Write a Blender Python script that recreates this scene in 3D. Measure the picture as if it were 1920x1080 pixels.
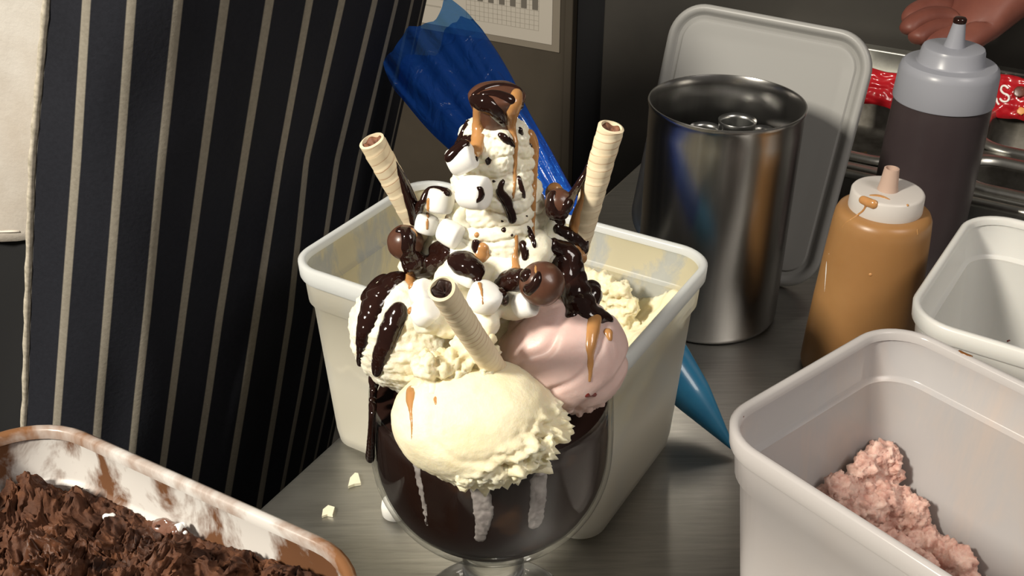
import bpy, bmesh, math, random
import numpy as np
from mathutils import Vector, Matrix, noise
from mathutils.bvhtree import BVHTree
random.seed(7)
scene = bpy.context.scene
for o in list(bpy.data.objects): bpy.data.objects.remove(o)
# ------------------------------------------------------------------ camera
FPX = 2000.0; PITCH = math.radians(31.0); YAW = 0.01767
CAM = Vector((0, -.422, .472))
fw = Vector((math.sin(YAW)*math.cos(PITCH), math.cos(YAW)*math.cos(PITCH), -math.sin(PITCH)))
rt = Vector((math.cos(YAW), -math.sin(YAW), 0)); up = rt.cross(fw)
cd = bpy.data.cameras.new('camera'); cam = bpy.data.objects.new('camera', cd)
scene.collection.objects.link(cam)
m = Matrix((rt, up, -fw)).transposed().to_4x4(); m.translation = CAM
cam.matrix_world = m
cd.sensor_width = 36; cd.lens = FPX/1920*36; cd.clip_start = .01; cd.clip_end = 50
scene.camera = cam
# ------------------------------------------------------------------ world, lights, exposure
w = bpy.data.worlds.new('world'); scene.world = w; w.use_nodes = True
bg = w.node_tree.nodes['Background']; bg.inputs[0].default_value = (1, .93, .84, 1); bg.inputs[1].default_value = .10
vs = scene.view_settings
vs.view_transform = 'Standard'; vs.look = 'None'; vs.gamma = 1; vs.use_curve_mapping = False; vs.exposure = 0.0
def area(name, loc, target, size, sizey, power, col):
    l = bpy.data.lights.new(name, 'AREA'); l.shape = 'RECTANGLE'; l.size = size; l.size_y = sizey
    l.energy = power; l.color = col
    o = bpy.data.objects.new(name, l); scene.collection.objects.link(o); o.location = loc
    o.rotation_euler = (Vector(target)-Vector(loc)).to_track_quat('-Z', 'Y').to_euler()
    return o
area('ceiling_lamp_key', (-1.22, -.74, 1.32), (0, .05, .15), .18, .36, 58, (1, .93, .80))
area('ceiling_lamp_fill', (.85, -.62, 1.30), (.1, .1, .1), .5, .5, 10, (1, .93, .86))

# ------------------------------------------------------------------ helpers
def ray(x, y):
    return (fw + rt*((x-960)/FPX) + up*((540-y)/FPX)).normalized()
def PX(x, y, Y):
    d = ray(x, y); return CAM + d*((Y-CAM.y)/d.y)
def PZ(x, y, z):
    d = ray(x, y); return CAM + d*((z-CAM.z)/d.z)
def PD(p, px): # metres for px pixels at point p
    return px*(Vector(p)-CAM).dot(fw)/FPX
COL = scene.collection
def setp(o, label=None, cat=None, group=None, kind=None):
    if label: o['label'] = label
    if cat: o['category'] = cat
    if group: o['group'] = group
    if kind: o['kind'] = kind
    return o
def empty(name, loc, label=None, cat=None, group=None, kind=None):
    o = bpy.data.objects.new(name, None); COL.objects.link(o); o.location = loc; o.empty_display_size = .01
    return setp(o, label, cat, group, kind)
def obj(name, verts, faces, mats, parent=None, smooth=True, idx=None, uv=None, label=None, cat=None, group=None, kind=None, recalc=True):
    V = [Vector(v) for v in verts]
    if parent is not None: loc = parent.matrix_basis.translation.copy() if parent.parent is None else Vector(parent['_o'])
    else:
        xs = [v.x for v in V]; ys = [v.y for v in V]; zs = [v.z for v in V]
        loc = Vector(((min(xs)+max(xs))/2, (min(ys)+max(ys))/2, min(zs)))
    me = bpy.data.meshes.new(name); me.from_pydata([v-loc for v in V], [], faces)
    if not isinstance(mats, (list, tuple)): mats = [mats]
    for mm in mats: me.materials.append(mm)
    if idx is not None: me.polygons.foreach_set('material_index', idx)
    if uv is not None:
        l = me.uv_layers.new(name='UVMap')
        for lp in me.loops: l.data[lp.index].uv = uv[lp.vertex_index]
    if recalc:
        bm = bmesh.new(); bm.from_mesh(me); bmesh.ops.recalc_face_normals(bm, faces=bm.faces); bm.to_mesh(me); bm.free()
    if smooth: me.polygons.foreach_set('use_smooth', [True]*len(me.polygons))
    o = bpy.data.objects.new(name, me); COL.objects.link(o)
    if parent is None: o.location = loc
    else: o.parent = parent
    o['_o'] = loc
    return setp(o, label, cat, group, kind)
ALLV = {}
def bvh_of(o):
    loc = Vector(o['_o'])
    return BVHTree.FromPolygons([v.co+loc for v in o.data.vertices], [tuple(p.vertices) for p in o.data.polygons])
def sharp(o, ang=35):
    o.data.set_sharp_from_angle(angle=math.radians(ang)); return o
def fbm(p, oct=3):
    s = 0; a = 1; q = Vector(p)
    for i in range(oct): s += a*noise.noise(q); q = q*2.1; a *= .5
    return s
def grid_faces(nu, nv, closeu=False, closev=False):
    F = []
    for i in range(nu if closeu else nu-1):
        for j in range(nv if closev else nv-1):
            a = i*nv+j; b = ((i+1) % nu)*nv+j; c = ((i+1) % nu)*nv+(j+1) % nv; d = i*nv+(j+1) % nv
            F.append((a, b, c, d))
    return F
def frame(d):
    d = Vector(d).normalized(); a = Vector((0, 0, 1)) if abs(d.z) < .9 else Vector((1, 0, 0))
    x = d.cross(a).normalized(); y = d.cross(x).normalized(); return x, y, d
def lathe(profile, center, n=72, axis=(0, 0, 1), cap=True):
    # profile (r, h): revolve round axis
    x, y, d = frame(axis); C = Vector(center); V = []; F = []
    N = len(profile)
    for r, h in profile:
        for k in range(n):
            t = 2*math.pi*k/n
            V.append(C + d*h + (x*math.cos(t)+y*math.sin(t))*r)
    for i in range(N-1):
        for k in range(n):
            a = i*n+k; b = i*n+(k+1) % n; F.append((a, b, b+n, a+n))
    if cap:
        F.append(tuple(range(n))[::-1]); F.append(tuple(range((N-1)*n, N*n)))
    return V, F
def tube(pts, rad, n=10, cap=True):
    P = [Vector(p) for p in pts]; N = len(P); V = []; F = []
    if not isinstance(rad, (list, tuple)): rad = [rad]*N
    x0 = None
    for i in range(N):
        d = (P[min(i+1, N-1)]-P[max(i-1, 0)]).normalized()
        if x0 is None: x0, _, _ = frame(d)
        x0 = (x0-d*x0.dot(d)).normalized(); y0 = d.cross(x0)
        for k in range(n):
            t = 2*math.pi*k/n; V.append(P[i]+(x0*math.cos(t)+y0*math.sin(t))*rad[i])
    F = grid_faces(N, n, False, True)
    if cap: F += [tuple(range(n))[::-1], tuple(range((N-1)*n, N*n))]
    return V, F
def box(c, sx, sy, sz, ux=(1, 0, 0), uy=(0, 1, 0), uz=(0, 0, 1), bev=0):
    ux, uy, uz = Vector(ux).normalized(), Vector(uy).normalized(), Vector(uz).normalized(); c = Vector(c)
    V = []
    bm = bmesh.new(); bmesh.ops.create_cube(bm, size=1)
    for v in bm.verts: v.co = Vector((v.co.x*sx, v.co.y*sy, v.co.z*sz))
    if bev: bmesh.ops.bevel(bm, geom=bm.edges[:], offset=bev, segments=3, affect='EDGES', profile=.5)
    bm.verts.ensure_lookup_table()
    V = [c+ux*v.co.x+uy*v.co.y+uz*v.co.z for v in bm.verts]; F = [tuple(v.index for v in f.verts) for f in bm.faces]
    bm.free(); return V, F
def merge(*parts):
    V = []; F = []
    for v, f in parts:
        n = len(V); V += v; F += [tuple(i+n for i in q) for q in f]
    return V, F
def spline(pts, n):
    P = [np.array(p, float) for p in pts]
    if len(P) == 1: return [P[0]]
    P = [2*P[0]-P[1]]+P+[2*P[-1]-P[-2]]; out = []
    for i in range(1, len(P)-2):
        a, b, c, d = P[i-1:i+3]
        for k in range(n):
            t = k/n
            out.append(.5*((2*b)+(c-a)*t+(2*a-5*b+4*c-d)*t*t+(3*b-a-3*c+d)*t**3))
    out.append(P[-2]); return out
_ib = bmesh.new(); bmesh.ops.create_icosphere(_ib, subdivisions=2, radius=1)
ICO_V = [v.co.copy() for v in _ib.verts]; ICO_F = [tuple(v.index for v in f.verts) for f in _ib.faces]; _ib.free()
def icos(sub):
    b = bmesh.new(); bmesh.ops.create_icosphere(b, subdivisions=sub, radius=1)
    V = [v.co.copy() for v in b.verts]; F = [tuple(v.index for v in f.verts) for f in b.faces]; b.free(); return V, F
def fuse(balls, voxel=.0009, smooth=6, disp=None):
    """balls: (centre, radius[, normal, flatten]) fused into one smooth blob"""
    V = []; F = []
    for b in balls:
        c = Vector(b[0]); r = b[1]; n = len(V)
        if len(b) > 2 and b[2] is not None:
            nn = b[2]; fl = b[3]
            V += [c+(v-nn*(v.dot(nn)*(1-fl)))*r for v in ICO_V]
        else: V += [c+v*r for v in ICO_V]
        F += [tuple(i+n for i in q) for q in ICO_F]
    me = bpy.data.meshes.new('tmp'); me.from_pydata(V, [], F)
    o = bpy.data.objects.new('tmp', me); COL.objects.link(o)
    md = o.modifiers.new('r', 'REMESH'); md.mode = 'VOXEL'; md.voxel_size = voxel; md.adaptivity = 0
    s = o.modifiers.new('s', 'SMOOTH'); s.factor = .5; s.iterations = smooth
    dg = bpy.context.evaluated_depsgraph_get(); ev = o.evaluated_get(dg); m2 = ev.to_mesh()
    co = [v.co.copy() for v in m2.vertices]; nr = [v.normal.copy() for v in m2.vertices]; ff = [tuple(p.vertices) for p in m2.polygons]
    ev.to_mesh_clear(); bpy.data.objects.remove(o); bpy.data.meshes.remove(me)
    if disp: co = [c+nn*disp(c) for c, nn in zip(co, nr)]
    return co, ff

# ------------------------------------------------------------------ materials
def mat(name, base, rough=.5, metal=0, spec=.5, sub=0, subr=(1, .6, .4), subs=.005, trans=0, ior=1.45, coat=0, alpha=1):
    mm = bpy.data.materials.new(name); mm.use_nodes = True
    b = mm.node_tree.nodes['Principled BSDF']
    b.inputs['Base Color'].default_value = (*base, 1); b.inputs['Roughness'].default_value = rough
    b.inputs['Metallic'].default_value = metal; b.inputs['Specular IOR Level'].default_value = spec
    b.inputs['Transmission Weight'].default_value = trans; b.inputs['IOR'].default_value = ior
    b.inputs['Coat Weight'].default_value = coat
    if sub:
        b.inputs['Subsurface Weight'].default_value = sub; b.inputs['Subsurface Radius'].default_value = subr
        b.inputs['Subsurface Scale'].default_value = subs
    return mm
class N:
    def __init__(s, mm): s.t = mm.node_tree; s.b = s.t.nodes['Principled BSDF']
    def new(s, ty, **kw):
        n = s.t.nodes.new(ty)
        for k, v in kw.items(): setattr(n, k, v)
        return n
    def link(s, a, b): s.t.links.new(a, b)
    def coord(s, scale=(1, 1, 1), kind='Object'):
        c = s.new('ShaderNodeTexCoord'); mp = s.new('ShaderNodeMapping'); mp.inputs['Scale'].default_value = scale
        s.link(c.outputs[kind], mp.inputs[0]); return mp.outputs[0]
    def noise(s, vec, scale, detail=4, rough=.55, dist=0):
        n = s.new('ShaderNodeTexNoise'); n.inputs['Scale'].default_value = scale; n.inputs['Detail'].default_value = detail
        n.inputs['Roughness'].default_value = rough; n.inputs['Distortion'].default_value = dist
        s.link(vec, n.inputs['Vector']); return n.outputs['Fac']
    def ramp(s, fac, stops, interp='LINEAR'):
        r = s.new('ShaderNodeValToRGB'); r.color_ramp.interpolation = interp; e = r.color_ramp.elements
        while len(e) < len(stops): e.new(.5)
        for i, (p, c) in enumerate(stops): e[i].position = p; e[i].color = (*c, 1)
        s.link(fac, r.inputs[0]); return r.outputs[0]
    def mix(s, fac, a, b):
        m = s.new('ShaderNodeMix', data_type='RGBA')
        for sock, v in ((m.inputs[0], fac), (m.inputs[6], a), (m.inputs[7], b)):
            if isinstance(v, (int, float)): sock.default_value = v
            elif isinstance(v, tuple): sock.default_value = (*v, 1)
            else: s.link(v, sock)
        return m.outputs[2]
    def math(s, op, a, b=None):
        m = s.new('ShaderNodeMath', operation=op)
        for sock, v in ((m.inputs[0], a), (m.inputs[1], b)):
            if v is None: continue
            if isinstance(v, (int, float)): sock.default_value = v
            else: s.link(v, sock)
        return m.outputs[0]
    def color(s, c): s.link(c, s.b.inputs['Base Color'])
    def bump(s, h, strength=.3, dist=.001):
        b = s.new('ShaderNodeBump'); b.inputs['Strength'].default_value = strength; b.inputs['Distance'].default_value = dist
        s.link(h, b.inputs['Height']); s.link(b.outputs[0], s.b.inputs['Normal'])
BW = lambda v: (v, v, v)
def noisy(mm, c1, c2, scale, lo=.35, hi=.65, bump=0, bscale=None, bdist=.001, stretch=(1, 1, 1), detail=5, dist=0):
    n = N(mm); v = n.coord(stretch); f = n.noise(v, scale, detail, .6, dist)
    n.color(n.ramp(f, [(lo, c1), (hi, c2)]))
    if bump: n.bump(n.noise(v, bscale or scale, 6, .65), bump, bdist)
    return mm
def plastic(name, base, transp=.15, transl=.35, rough=.35, stain=None):
    """milky polypropylene: diffuse + translucent + a little see-through; optional smear: (colour, scale, lo, hi, stretch)"""
    mm = mat(name, base, rough, spec=.5); n = N(mm); out = n.t.nodes['Material Output']
    tl = n.new('ShaderNodeBsdfTranslucent'); tl.inputs[0].default_value = (*base, 1)
    tp = n.new('ShaderNodeBsdfTransparent'); tp.inputs[0].default_value = (.95, .96, .97, 1)
    m1 = n.new('ShaderNodeMixShader'); m1.inputs[0].default_value = transl; n.link(n.b.outputs[0], m1.inputs[1]); n.link(tl.outputs[0], m1.inputs[2])
    m2 = n.new('ShaderNodeMixShader'); m2.inputs[0].default_value = transp; n.link(m1.outputs[0], m2.inputs[1]); n.link(tp.outputs[0], m2.inputs[2])
    n.link(m2.outputs[0], out.inputs[0])
    if stain:
        c, sc, lo, hi, st = stain
        v = n.coord(st); f = n.noise(v, sc, 6, .6, .6); k = n.ramp(f, [(lo, BW(0)), (hi, BW(1))])
        f2 = n.noise(v, sc*.35, 2); k2 = n.ramp(f2, [(.4, BW(.55)), (.6, BW(1))])
        col = n.mix(k, base, n.mix(f2, tuple(x*.75 for x in c), c)); n.color(col)
        n.link(col, tl.inputs[0])
        n.link(n.math('MULTIPLY', n.math('SUBTRACT', 1, k), transp), m2.inputs[0])
        n.bump(f, .25, .0006)
    return mm
def thin_glass(name, tint):
    mm = bpy.data.materials.new(name); mm.use_nodes = True; t = mm.node_tree; t.nodes.clear()
    o = t.nodes.new('ShaderNodeOutputMaterial'); tp = t.nodes.new('ShaderNodeBsdfTransparent'); tp.inputs[0].default_value = (*tint, 1)
    g = t.nodes.new('ShaderNodeBsdfGlossy'); g.inputs['Roughness'].default_value = .03
    lw = t.nodes.new('ShaderNodeLayerWeight'); lw.inputs[0].default_value = .5
    pw = t.nodes.new('ShaderNodeMath'); pw.operation = 'POWER'; pw.inputs[1].default_value = 5; t.links.new(lw.outputs['Facing'], pw.inputs[0])
    ma = t.nodes.new('ShaderNodeMath'); ma.operation = 'MULTIPLY_ADD'; ma.inputs[1].default_value = .8; ma.inputs[2].default_value = .032; t.links.new(pw.outputs[0], ma.inputs[0])
    mx = t.nodes.new('ShaderNodeMixShader'); t.links.new(ma.outputs[0], mx.inputs[0]); t.links.new(tp.outputs[0], mx.inputs[1]); t.links.new(g.outputs[0], mx.inputs[2])
    t.links.new(mx.outputs[0], o.inputs[0]); return mm

def steel(name, base, rough, stretch, bump=.12):
    mm = mat(name, base, rough, 1); n = N(mm); v = n.coord(stretch); f = n.noise(v, 60, 4, .6)
    n.color(n.ramp(f, [(.3, tuple(x*.82 for x in base)), (.7, tuple(min(1, x*1.1) for x in base))])); n.bump(f, bump, .0003)
    return mm
M = {}
ct = mat('counter_steel', (.36, .35, .325), .40, .96); n = N(ct)
cc = n.new('ShaderNodeTexCoord'); mp = n.new('ShaderNodeMapping'); mp.inputs['Rotation'].default_value = (0, 0, .38); mp.inputs['Scale'].default_value = (1, 14, 1)
n.link(cc.outputs['Object'], mp.inputs[0]); f = n.noise(mp.outputs[0], 22, 6, .65, .4); f2 = n.noise(cc.outputs['Object'], 14, 4)
n.color(n.mix(n.ramp(f2, [(.35, BW(0)), (.7, BW(1))]), n.ramp(f, [(.3, (.34, .33, .31)), (.72, (.52, .51, .48))]), (.42, .415, .39)))
n.link(n.ramp(f2, [(.3, BW(.36)), (.7, BW(.5))]), n.b.inputs['Roughness']); n.bump(f, .12, .0004)
M['counter'] = ct
M['steel'] = steel('brushed_steel', (.44, .43, .415), .24, (1, 1, .04))
M['steel_in'] = steel('steel_inside', (.36, .36, .35), .3, (1, 1, .1))
M['steel_lip'] = steel('steel_lip', (.62, .61, .56), .36, (1, 1, 1), .05)
M['steel_pan'] = steel('steel_pan', (.42, .41, .37), .34, (1, 1, 1), .05)
M['pan_dark'] = noisy(mat('dark_pan_steel', (.12, .11, .095), .5, .7), (.07, .062, .05), (.16, .15, .13), 30)  # darker, rougher steel for the pan bodies
M['floor'] = noisy(mat('dark_floor', (.03, .027, .024), .6), (.02, .018, .016), (.05, .045, .04), 8)
M['wall'] = noisy(mat('brown_panel', (.085, .068, .048), .55), (.050, .040, .028), (.070, .056, .040), 5)
M['wall_dark'] = noisy(mat('dark_panel', (.04, .037, .032), .5), (.034, .031, .027), (.05, .045, .038), 4)
M['gap'] = mat('black_gap', (.004, .004, .005), .5)  # near-black colour painting the dark gap between wall panels
M['paper'] = mat('paper', (.46, .42, .36), .7)
M['ink'] = mat('grey_ink', (.13, .115, .095), .7)
M['ink_light'] = mat('pale_ink', (.34, .31, .26), .7)
M['sleeve'] = mat('clear_sleeve', (.22, .19, .15), .35)
# ice creams
def icecream(name, c1, c2, scale, bump, bscale, sub=.35, rough=.5, subr=(1, .75, .4)):
    return noisy(mat(name, c1, rough, sub=sub, subr=subr, subs=.006, spec=.4), c1, c2, scale, .35, .68, bump, bscale, .0012)
M['vanilla'] = icecream('vanilla_ice_cream', (.80, .71, .47), (.86, .80, .60), 60, .35, 420)
M['vanilla_pale'] = icecream('pale_vanilla', (.84, .78, .60), (.88, .84, .70), 60, .4, 380)
M['whip'] = icecream('whipped_cream', (.85, .80, .62), (.88, .84, .70), 70, .25, 300)
M['strawb'] = icecream('pink_ice_cream', (.60, .42, .385), (.66, .48, .44), 50, .2, 300, .3, .36, (1, .5, .4))
M['straw_tub'] = icecream('strawberry_tub', (.54, .29, .235), (.76, .54, .46), 150, .5, 500, .3, .5, (1, .5, .4))
M['mallow'] = icecream('marshmallow', (.86, .85, .81), (.88, .87, .84), 40, .06, 300, .4, .55, (1, .9, .8))
def glossy(name, c1, c2, rough=.12, scale=60, coat=.6):
    mm = mat(name, c1, rough, coat=coat, spec=.5); return noisy(mm, c1, c2, scale)
M['sauce'] = glossy('chocolate_sauce', (.012, .0042, .003), (.020, .007, .005), .10, coat=.2)
M['caramel'] = mat('caramel_sauce', (.44, .22, .08), .22, sub=.3, subr=(1, .5, .15), subs=.003, coat=.4)
M['milkchoc'] = glossy('milk_chocolate', (.078, .032, .019), (.105, .044, .026), .33, 90, .15)
M['wafer'] = mat('wafer', (.72, .60, .40), .65)
n = N(M['wafer']); v = n.coord(); f = n.noise(v, 90, 4)
uvn = n.new('ShaderNodeUVMap'); sx = n.new('ShaderNodeSeparateXYZ'); n.link(uvn.outputs[0], sx.inputs[0])
d = n.math('ADD', n.math('MULTIPLY', sx.outputs[1], 2), n.math('MULTIPLY', f, .5))
saw = n.math('FRACT', d); line = n.ramp(saw, [(.0, BW(1)), (.10, BW(.2)), (.3, BW(0)), (.96, BW(0)), (1, BW(1))])
patch = n.ramp(n.noise(v, 45, 2), [(.40, BW(.15)), (.58, BW(1))])
n.color(n.mix(n.math('MULTIPLY', line, patch), n.ramp(f, [(.3, (.70, .58, .39)), (.7, (.78, .68, .49))]), (.36, .16, .06))); n.bump(f, .2, .0006)
M['wafer_grey'] = M['wafer']
M['cocoa'] = noisy(mat('cocoa_filling', (.06, .02, .012), .5), (.012, .004, .003), (.028, .010, .006), 200, bump=.4, bscale=500)
M['cocoa_light'] = noisy(mat('cocoa_cream', (.2, .075, .04), .6), (.11, .042, .022), (.26, .11, .06), 300, bump=.5, bscale=500)
# choc tub content
cm = mat('chocolate_ice_cream', (.1, .04, .022), .55, spec=.35); n = N(cm); v = n.coord()
f = n.noise(v, 55, 8, .7, .5); g = n.noise(v, 16, 3)
n.color(n.mix(n.ramp(g, [(.4, BW(0)), (.65, BW(.7))]), n.ramp(f, [(.36, (.012, .004, .0025)), (.50, (.055, .019, .008)), (.72, (.19, .075, .032))]), (.10, .038, .018)))
n.bump(n.noise(v, 380, 5, .7), .5, .001); n.link(n.ramp(n.noise(v, 30, 2), [(.5, BW(.75)), (.68, BW(.38))]), n.b.inputs['Roughness'])
M['choc_tub'] = cm
M['choc_melt'] = noisy(mat('melted_chocolate_ice_cream', (.17, .085, .06), .16, coat=.6), (.15, .072, .05), (.205, .108, .078), 40)
# plastics
M['pp'] = plastic('milky_plastic', (.78, .77, .74), .12, .38)
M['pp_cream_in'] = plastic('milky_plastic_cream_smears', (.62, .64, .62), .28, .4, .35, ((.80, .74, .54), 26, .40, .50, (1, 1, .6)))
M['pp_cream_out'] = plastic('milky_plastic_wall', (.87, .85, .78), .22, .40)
M['pp_rim'] = plastic('milky_plastic_rim', (.84, .86, .86), .1, .4, .25)
M['pp_pink'] = plastic('milky_lilac_plastic', (.74, .71, .70), .14, .42, .2)
M['pp_pink_in'] = plastic('milky_plastic_pink_smears', (.66, .64, .645), .10, .4, .22, ((.76, .68, .64), 22, .46, .62, (1, 1, .3)))
M['pp_white'] = mat('white_plastic', (.60, .595, .57), .32, sub=.1, subs=.003)
M['pp_choc_in'] = plastic('white_plastic_chocolate_smears', (.74, .71, .68), .03, .25, .3, ((.20, .092, .046), 24, .48, .57, (1, 1, .6)))
M['pp_choc'] = plastic('white_plastic_chocolate_rim', (.76, .73, .70), .03, .25, .28, ((.30, .14, .062), 16, .40, .56, (1, 1, 1)))
M['lid'] = plastic('lid_plastic', (.43, .425, .41), .05, .3, .35)
M['bluebag'] = plastic('blue_film', (.022, .135, .62), .42, .35, .2)
M['bluebag'].node_tree.nodes['Transparent BSDF'].inputs[0].default_value = (.30, .66, 1, 1)
n = N(M['bluebag']); M['bluebag'].node_tree.nodes['Principled BSDF'].inputs['Coat Weight'].default_value = .5
v = n.coord(); n.bump(n.noise(v, 45, 3, .5, 1.6), .7, .005)
M['bagfill'] = noisy(mat('teal_bag_filling', (.012, .15, .33), .3, coat=.3), (.028, .21, .40), (.045, .28, .48), 20)
M['cap'] = plastic('frosted_cap', (.40, .41, .46), .05, .3, .3)
M['capw'] = plastic('white_cap', (.76, .72, .68), .03, .3, .32)
M['nozzle'] = plastic('frosted_nozzle', (.64, .47, .38), .05, .3, .35)
M['bott_choc'] = mat('chocolate_filled_bottle', (.040, .029, .031), .36)
noisy(M['bott_choc'], (.036, .026, .028), (.05, .037, .038), 10)
M['bott_car'] = mat('caramel_filled_bottle', (.43, .21, .065), .36, sub=.15, subr=(1, .5, .2), subs=.004)
noisy(M['bott_car'], (.29, .145, .052), (.34, .18, .068), 12)
M['sticker'] = mat('white_sticker', (.75, .73, .70), .6)
M['red'] = mat('red_wrapper', (.40, .010, .016), .25, coat=.4)
n = N(M['red']); n.bump(n.noise(n.coord(), 25, 2), .2, .003)
M['white_ink'] = mat('white_print', (.85, .8, .76), .4)
M['orange_ink'] = mat('orange_print', (.65, .28, .07), .4)
M['brown_ink'] = mat('brown_print', (.11, .03, .018), .3)
M['skin'] = noisy(mat('skin', (.40, .16, .10), .5, sub=.2, subs=.006), (.15, .045, .032), (.22, .075, .052), 14)
M['glass_thin'] = thin_glass('goblet_glass', (.96, .965, .96))
M['glass'] = mat('thick_glass', (.97, .98, .97), .02, trans=1, ior=1.5)
ch = glossy('chocolate_in_glass', (.022, .0085, .006), (.030, .012, .0085), .5, 20, 0); ch.node_tree.nodes['Principled BSDF'].inputs['Specular IOR Level'].default_value = .15; n = N(ch); v = n.coord()
n.color(n.mix(n.ramp(n.noise(v, 26, 3), [(.60, BW(0)), (.72, BW(.8))]), n.ramp(n.noise(v, 12, 2), [(.35, (.011, .0042, .003)), (.7, (.024, .009, .006))]), (.10, .042, .014)))
M['choc_glass'] = ch
M['streak'] = noisy(mat('milky_streak', (.42, .38, .37), .4), (.22, .19, .185), (.36, .325, .315), 120)
# cloth
ap = mat('striped_apron', (.012, .013, .02), .85, spec=.2); n = N(ap)
uvn = n.new('ShaderNodeUVMap'); sx = n.new('ShaderNodeSeparateXYZ'); n.link(uvn.outputs[0], sx.inputs[0])
v = n.coord(); nz = n.noise(v, 400, 3); big = n.noise(v, 9, 4)
fr = n.math('FRACT', n.math('ADD', sx.outputs[0], .5)); dd = n.math('ABSOLUTE', n.math('SUBTRACT', fr, .5))
sm = n.ramp(dd, [(.085, BW(1)), (.112, BW(0))])
navy = n.mix(nz, n.ramp(big, [(.35, (.007, .0075, .011)), (.7, (.013, .014, .019))]), (.015, .016, .022)); st = n.mix(nz, (.18, .16, .128), (.285, .26, .215))
n.color(n.mix(sm, navy, st)); n.bump(nz, .35, .0006); M['apron'] = ap
M['piping'] = noisy(mat('apron_piping', (.42, .38, .30), .8), (.30, .27, .21), (.5, .45, .37), 300)
M['jacket'] = noisy(mat('white_cotton', (.48, .45, .41), .85), (.41, .365, .315), (.50, .47, .43), 16, bump=.3, bscale=300)
M['stitch'] = mat('stitched_hem', (.60, .55, .48), .85)
M['trousers'] = mat('black_trousers', (.006, .006, .007), .8)
M['flour'] = noisy(mat('flour_smudge', (.45, .44, .42), .9), (.25, .25, .25), (.6, .59, .56), 250)
M['crumb'] = mat('cream_flake', (.84, .80, .62), .5, sub=.2, subs=.003)
M['stain'] = mat('brown_stain', (.16, .06, .015), .25)
M['redspeck'] = mat('dark_red_speck', (.16, .02, .015), .35)
M['garnish'] = noisy(mat('chopped_herb', (.1, .08, .02), .6), (.05, .06, .015), (.16, .06, .025), 120)

# ------------------------------------------------------------------ setting
e0 = PZ(500, 940, 0); ed = Vector((.5035, .864, 0)).normalized(); en = Vector((ed.y, -ed.x, 0))   # counter edge direction, inward normal
ct = Vector((0, 0, -.0201)) + e0 + ed*.25 + en*.75
o = obj('counter', *box(ct, 1.7, 1.5, .04, ed, en, bev=.003), M['counter'], smooth=False, kind='structure')
o['label'] = 'brushed stainless steel worktop'
o = obj('floor', *box((.2, .8, -.92), 5, 5, .04), M['floor'], smooth=False, kind='structure')
wd = Vector((math.cos(math.radians(-30)), math.sin(math.radians(-30)), 0)); wn = Vector((-wd.y, wd.x, 0))
wc = PX(1035, 84, 1.1)      # bottom right corner of the notice, on the wall
def W(u, z, out=0): # wall coordinates
    return Vector((wc.x, wc.y, 0)) + wd*u + Vector((0, 0, z)) - wn*out
def wbox(u0, u1, z0, z1, out0, out1, bev=0):
    c = (W(u0, z0, out0)+W(u1, z1, out1))/2
    return box(c, abs(u1-u0), abs(out1-out0), abs(z1-z0), wd, wn, (0, 0, 1), bev)
wb = obj('wall_back', *wbox(-1.6, 2.4, -.9, 1.5, -.10, -.03), M['wall_dark'], smooth=False, kind='structure')
obj('panel', *wbox(-1.3, .020, -.9, .9, -.03, -.002, .002), M['wall'], wb, smooth=False)
obj('panel_edge', *wbox(.020, .033, -.9, .9, -.03, .002, .002), M['wall'], wb, smooth=False)
obj('dark_gap', *wbox(.033, .080, -.9, .9, -.03, -.012, .002), M['gap'], wb, smooth=False)  # black strip painted in where the gap between the panels is dark
obj('panel', *wbox(.080, .9, -.9, .9, -.03, -.002, .002), M['wall_dark'], wb, smooth=False)
# notice
z0 = wc.z
nt = empty('notice', W(-.12, z0-.01, 0), 'white printed notice with a grid chart in a clear sleeve on the brown panel', 'notice')
obj('plastic_sleeve', *wbox(-.305, .012, z0-.010, z0+.25, -.0018, 0), M['sleeve'], nt, smooth=False)
obj('paper', *wbox(-.297, 0, z0, z0+.24, .0002, .0010), M['paper'], nt, smooth=False)
parts = []
gu0, gu1, gz0, gz1 = -.145, -.022, z0+.018, z0+.090
for k in range(17): u = gu0+(gu1-gu0)*k/16; parts.append(wbox(u-.0003, u+.0003, gz0, gz1, .001, .0013))
for k in range(11): zz = gz0+(gz1-gz0)*k/10; parts.append(wbox(gu0, gu1, zz-.0003, zz+.0003, .001, .0013))
obj('grid_lines', *merge(*parts), M['ink_light'], nt, smooth=False)
for k in range(6): obj('chart_block', *wbox(-.125+k*.0185, -.116+k*.0185, z0+.048, z0+.075, .0012, .0016), M['ink'], nt, smooth=False)
for k in range(4): obj('text_line', *wbox(-.26, -.19+.01*(k % 2), z0+.028+k*.012, z0+.030+k*.012, .001, .0014), M['ink_light'], nt, smooth=False)

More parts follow.
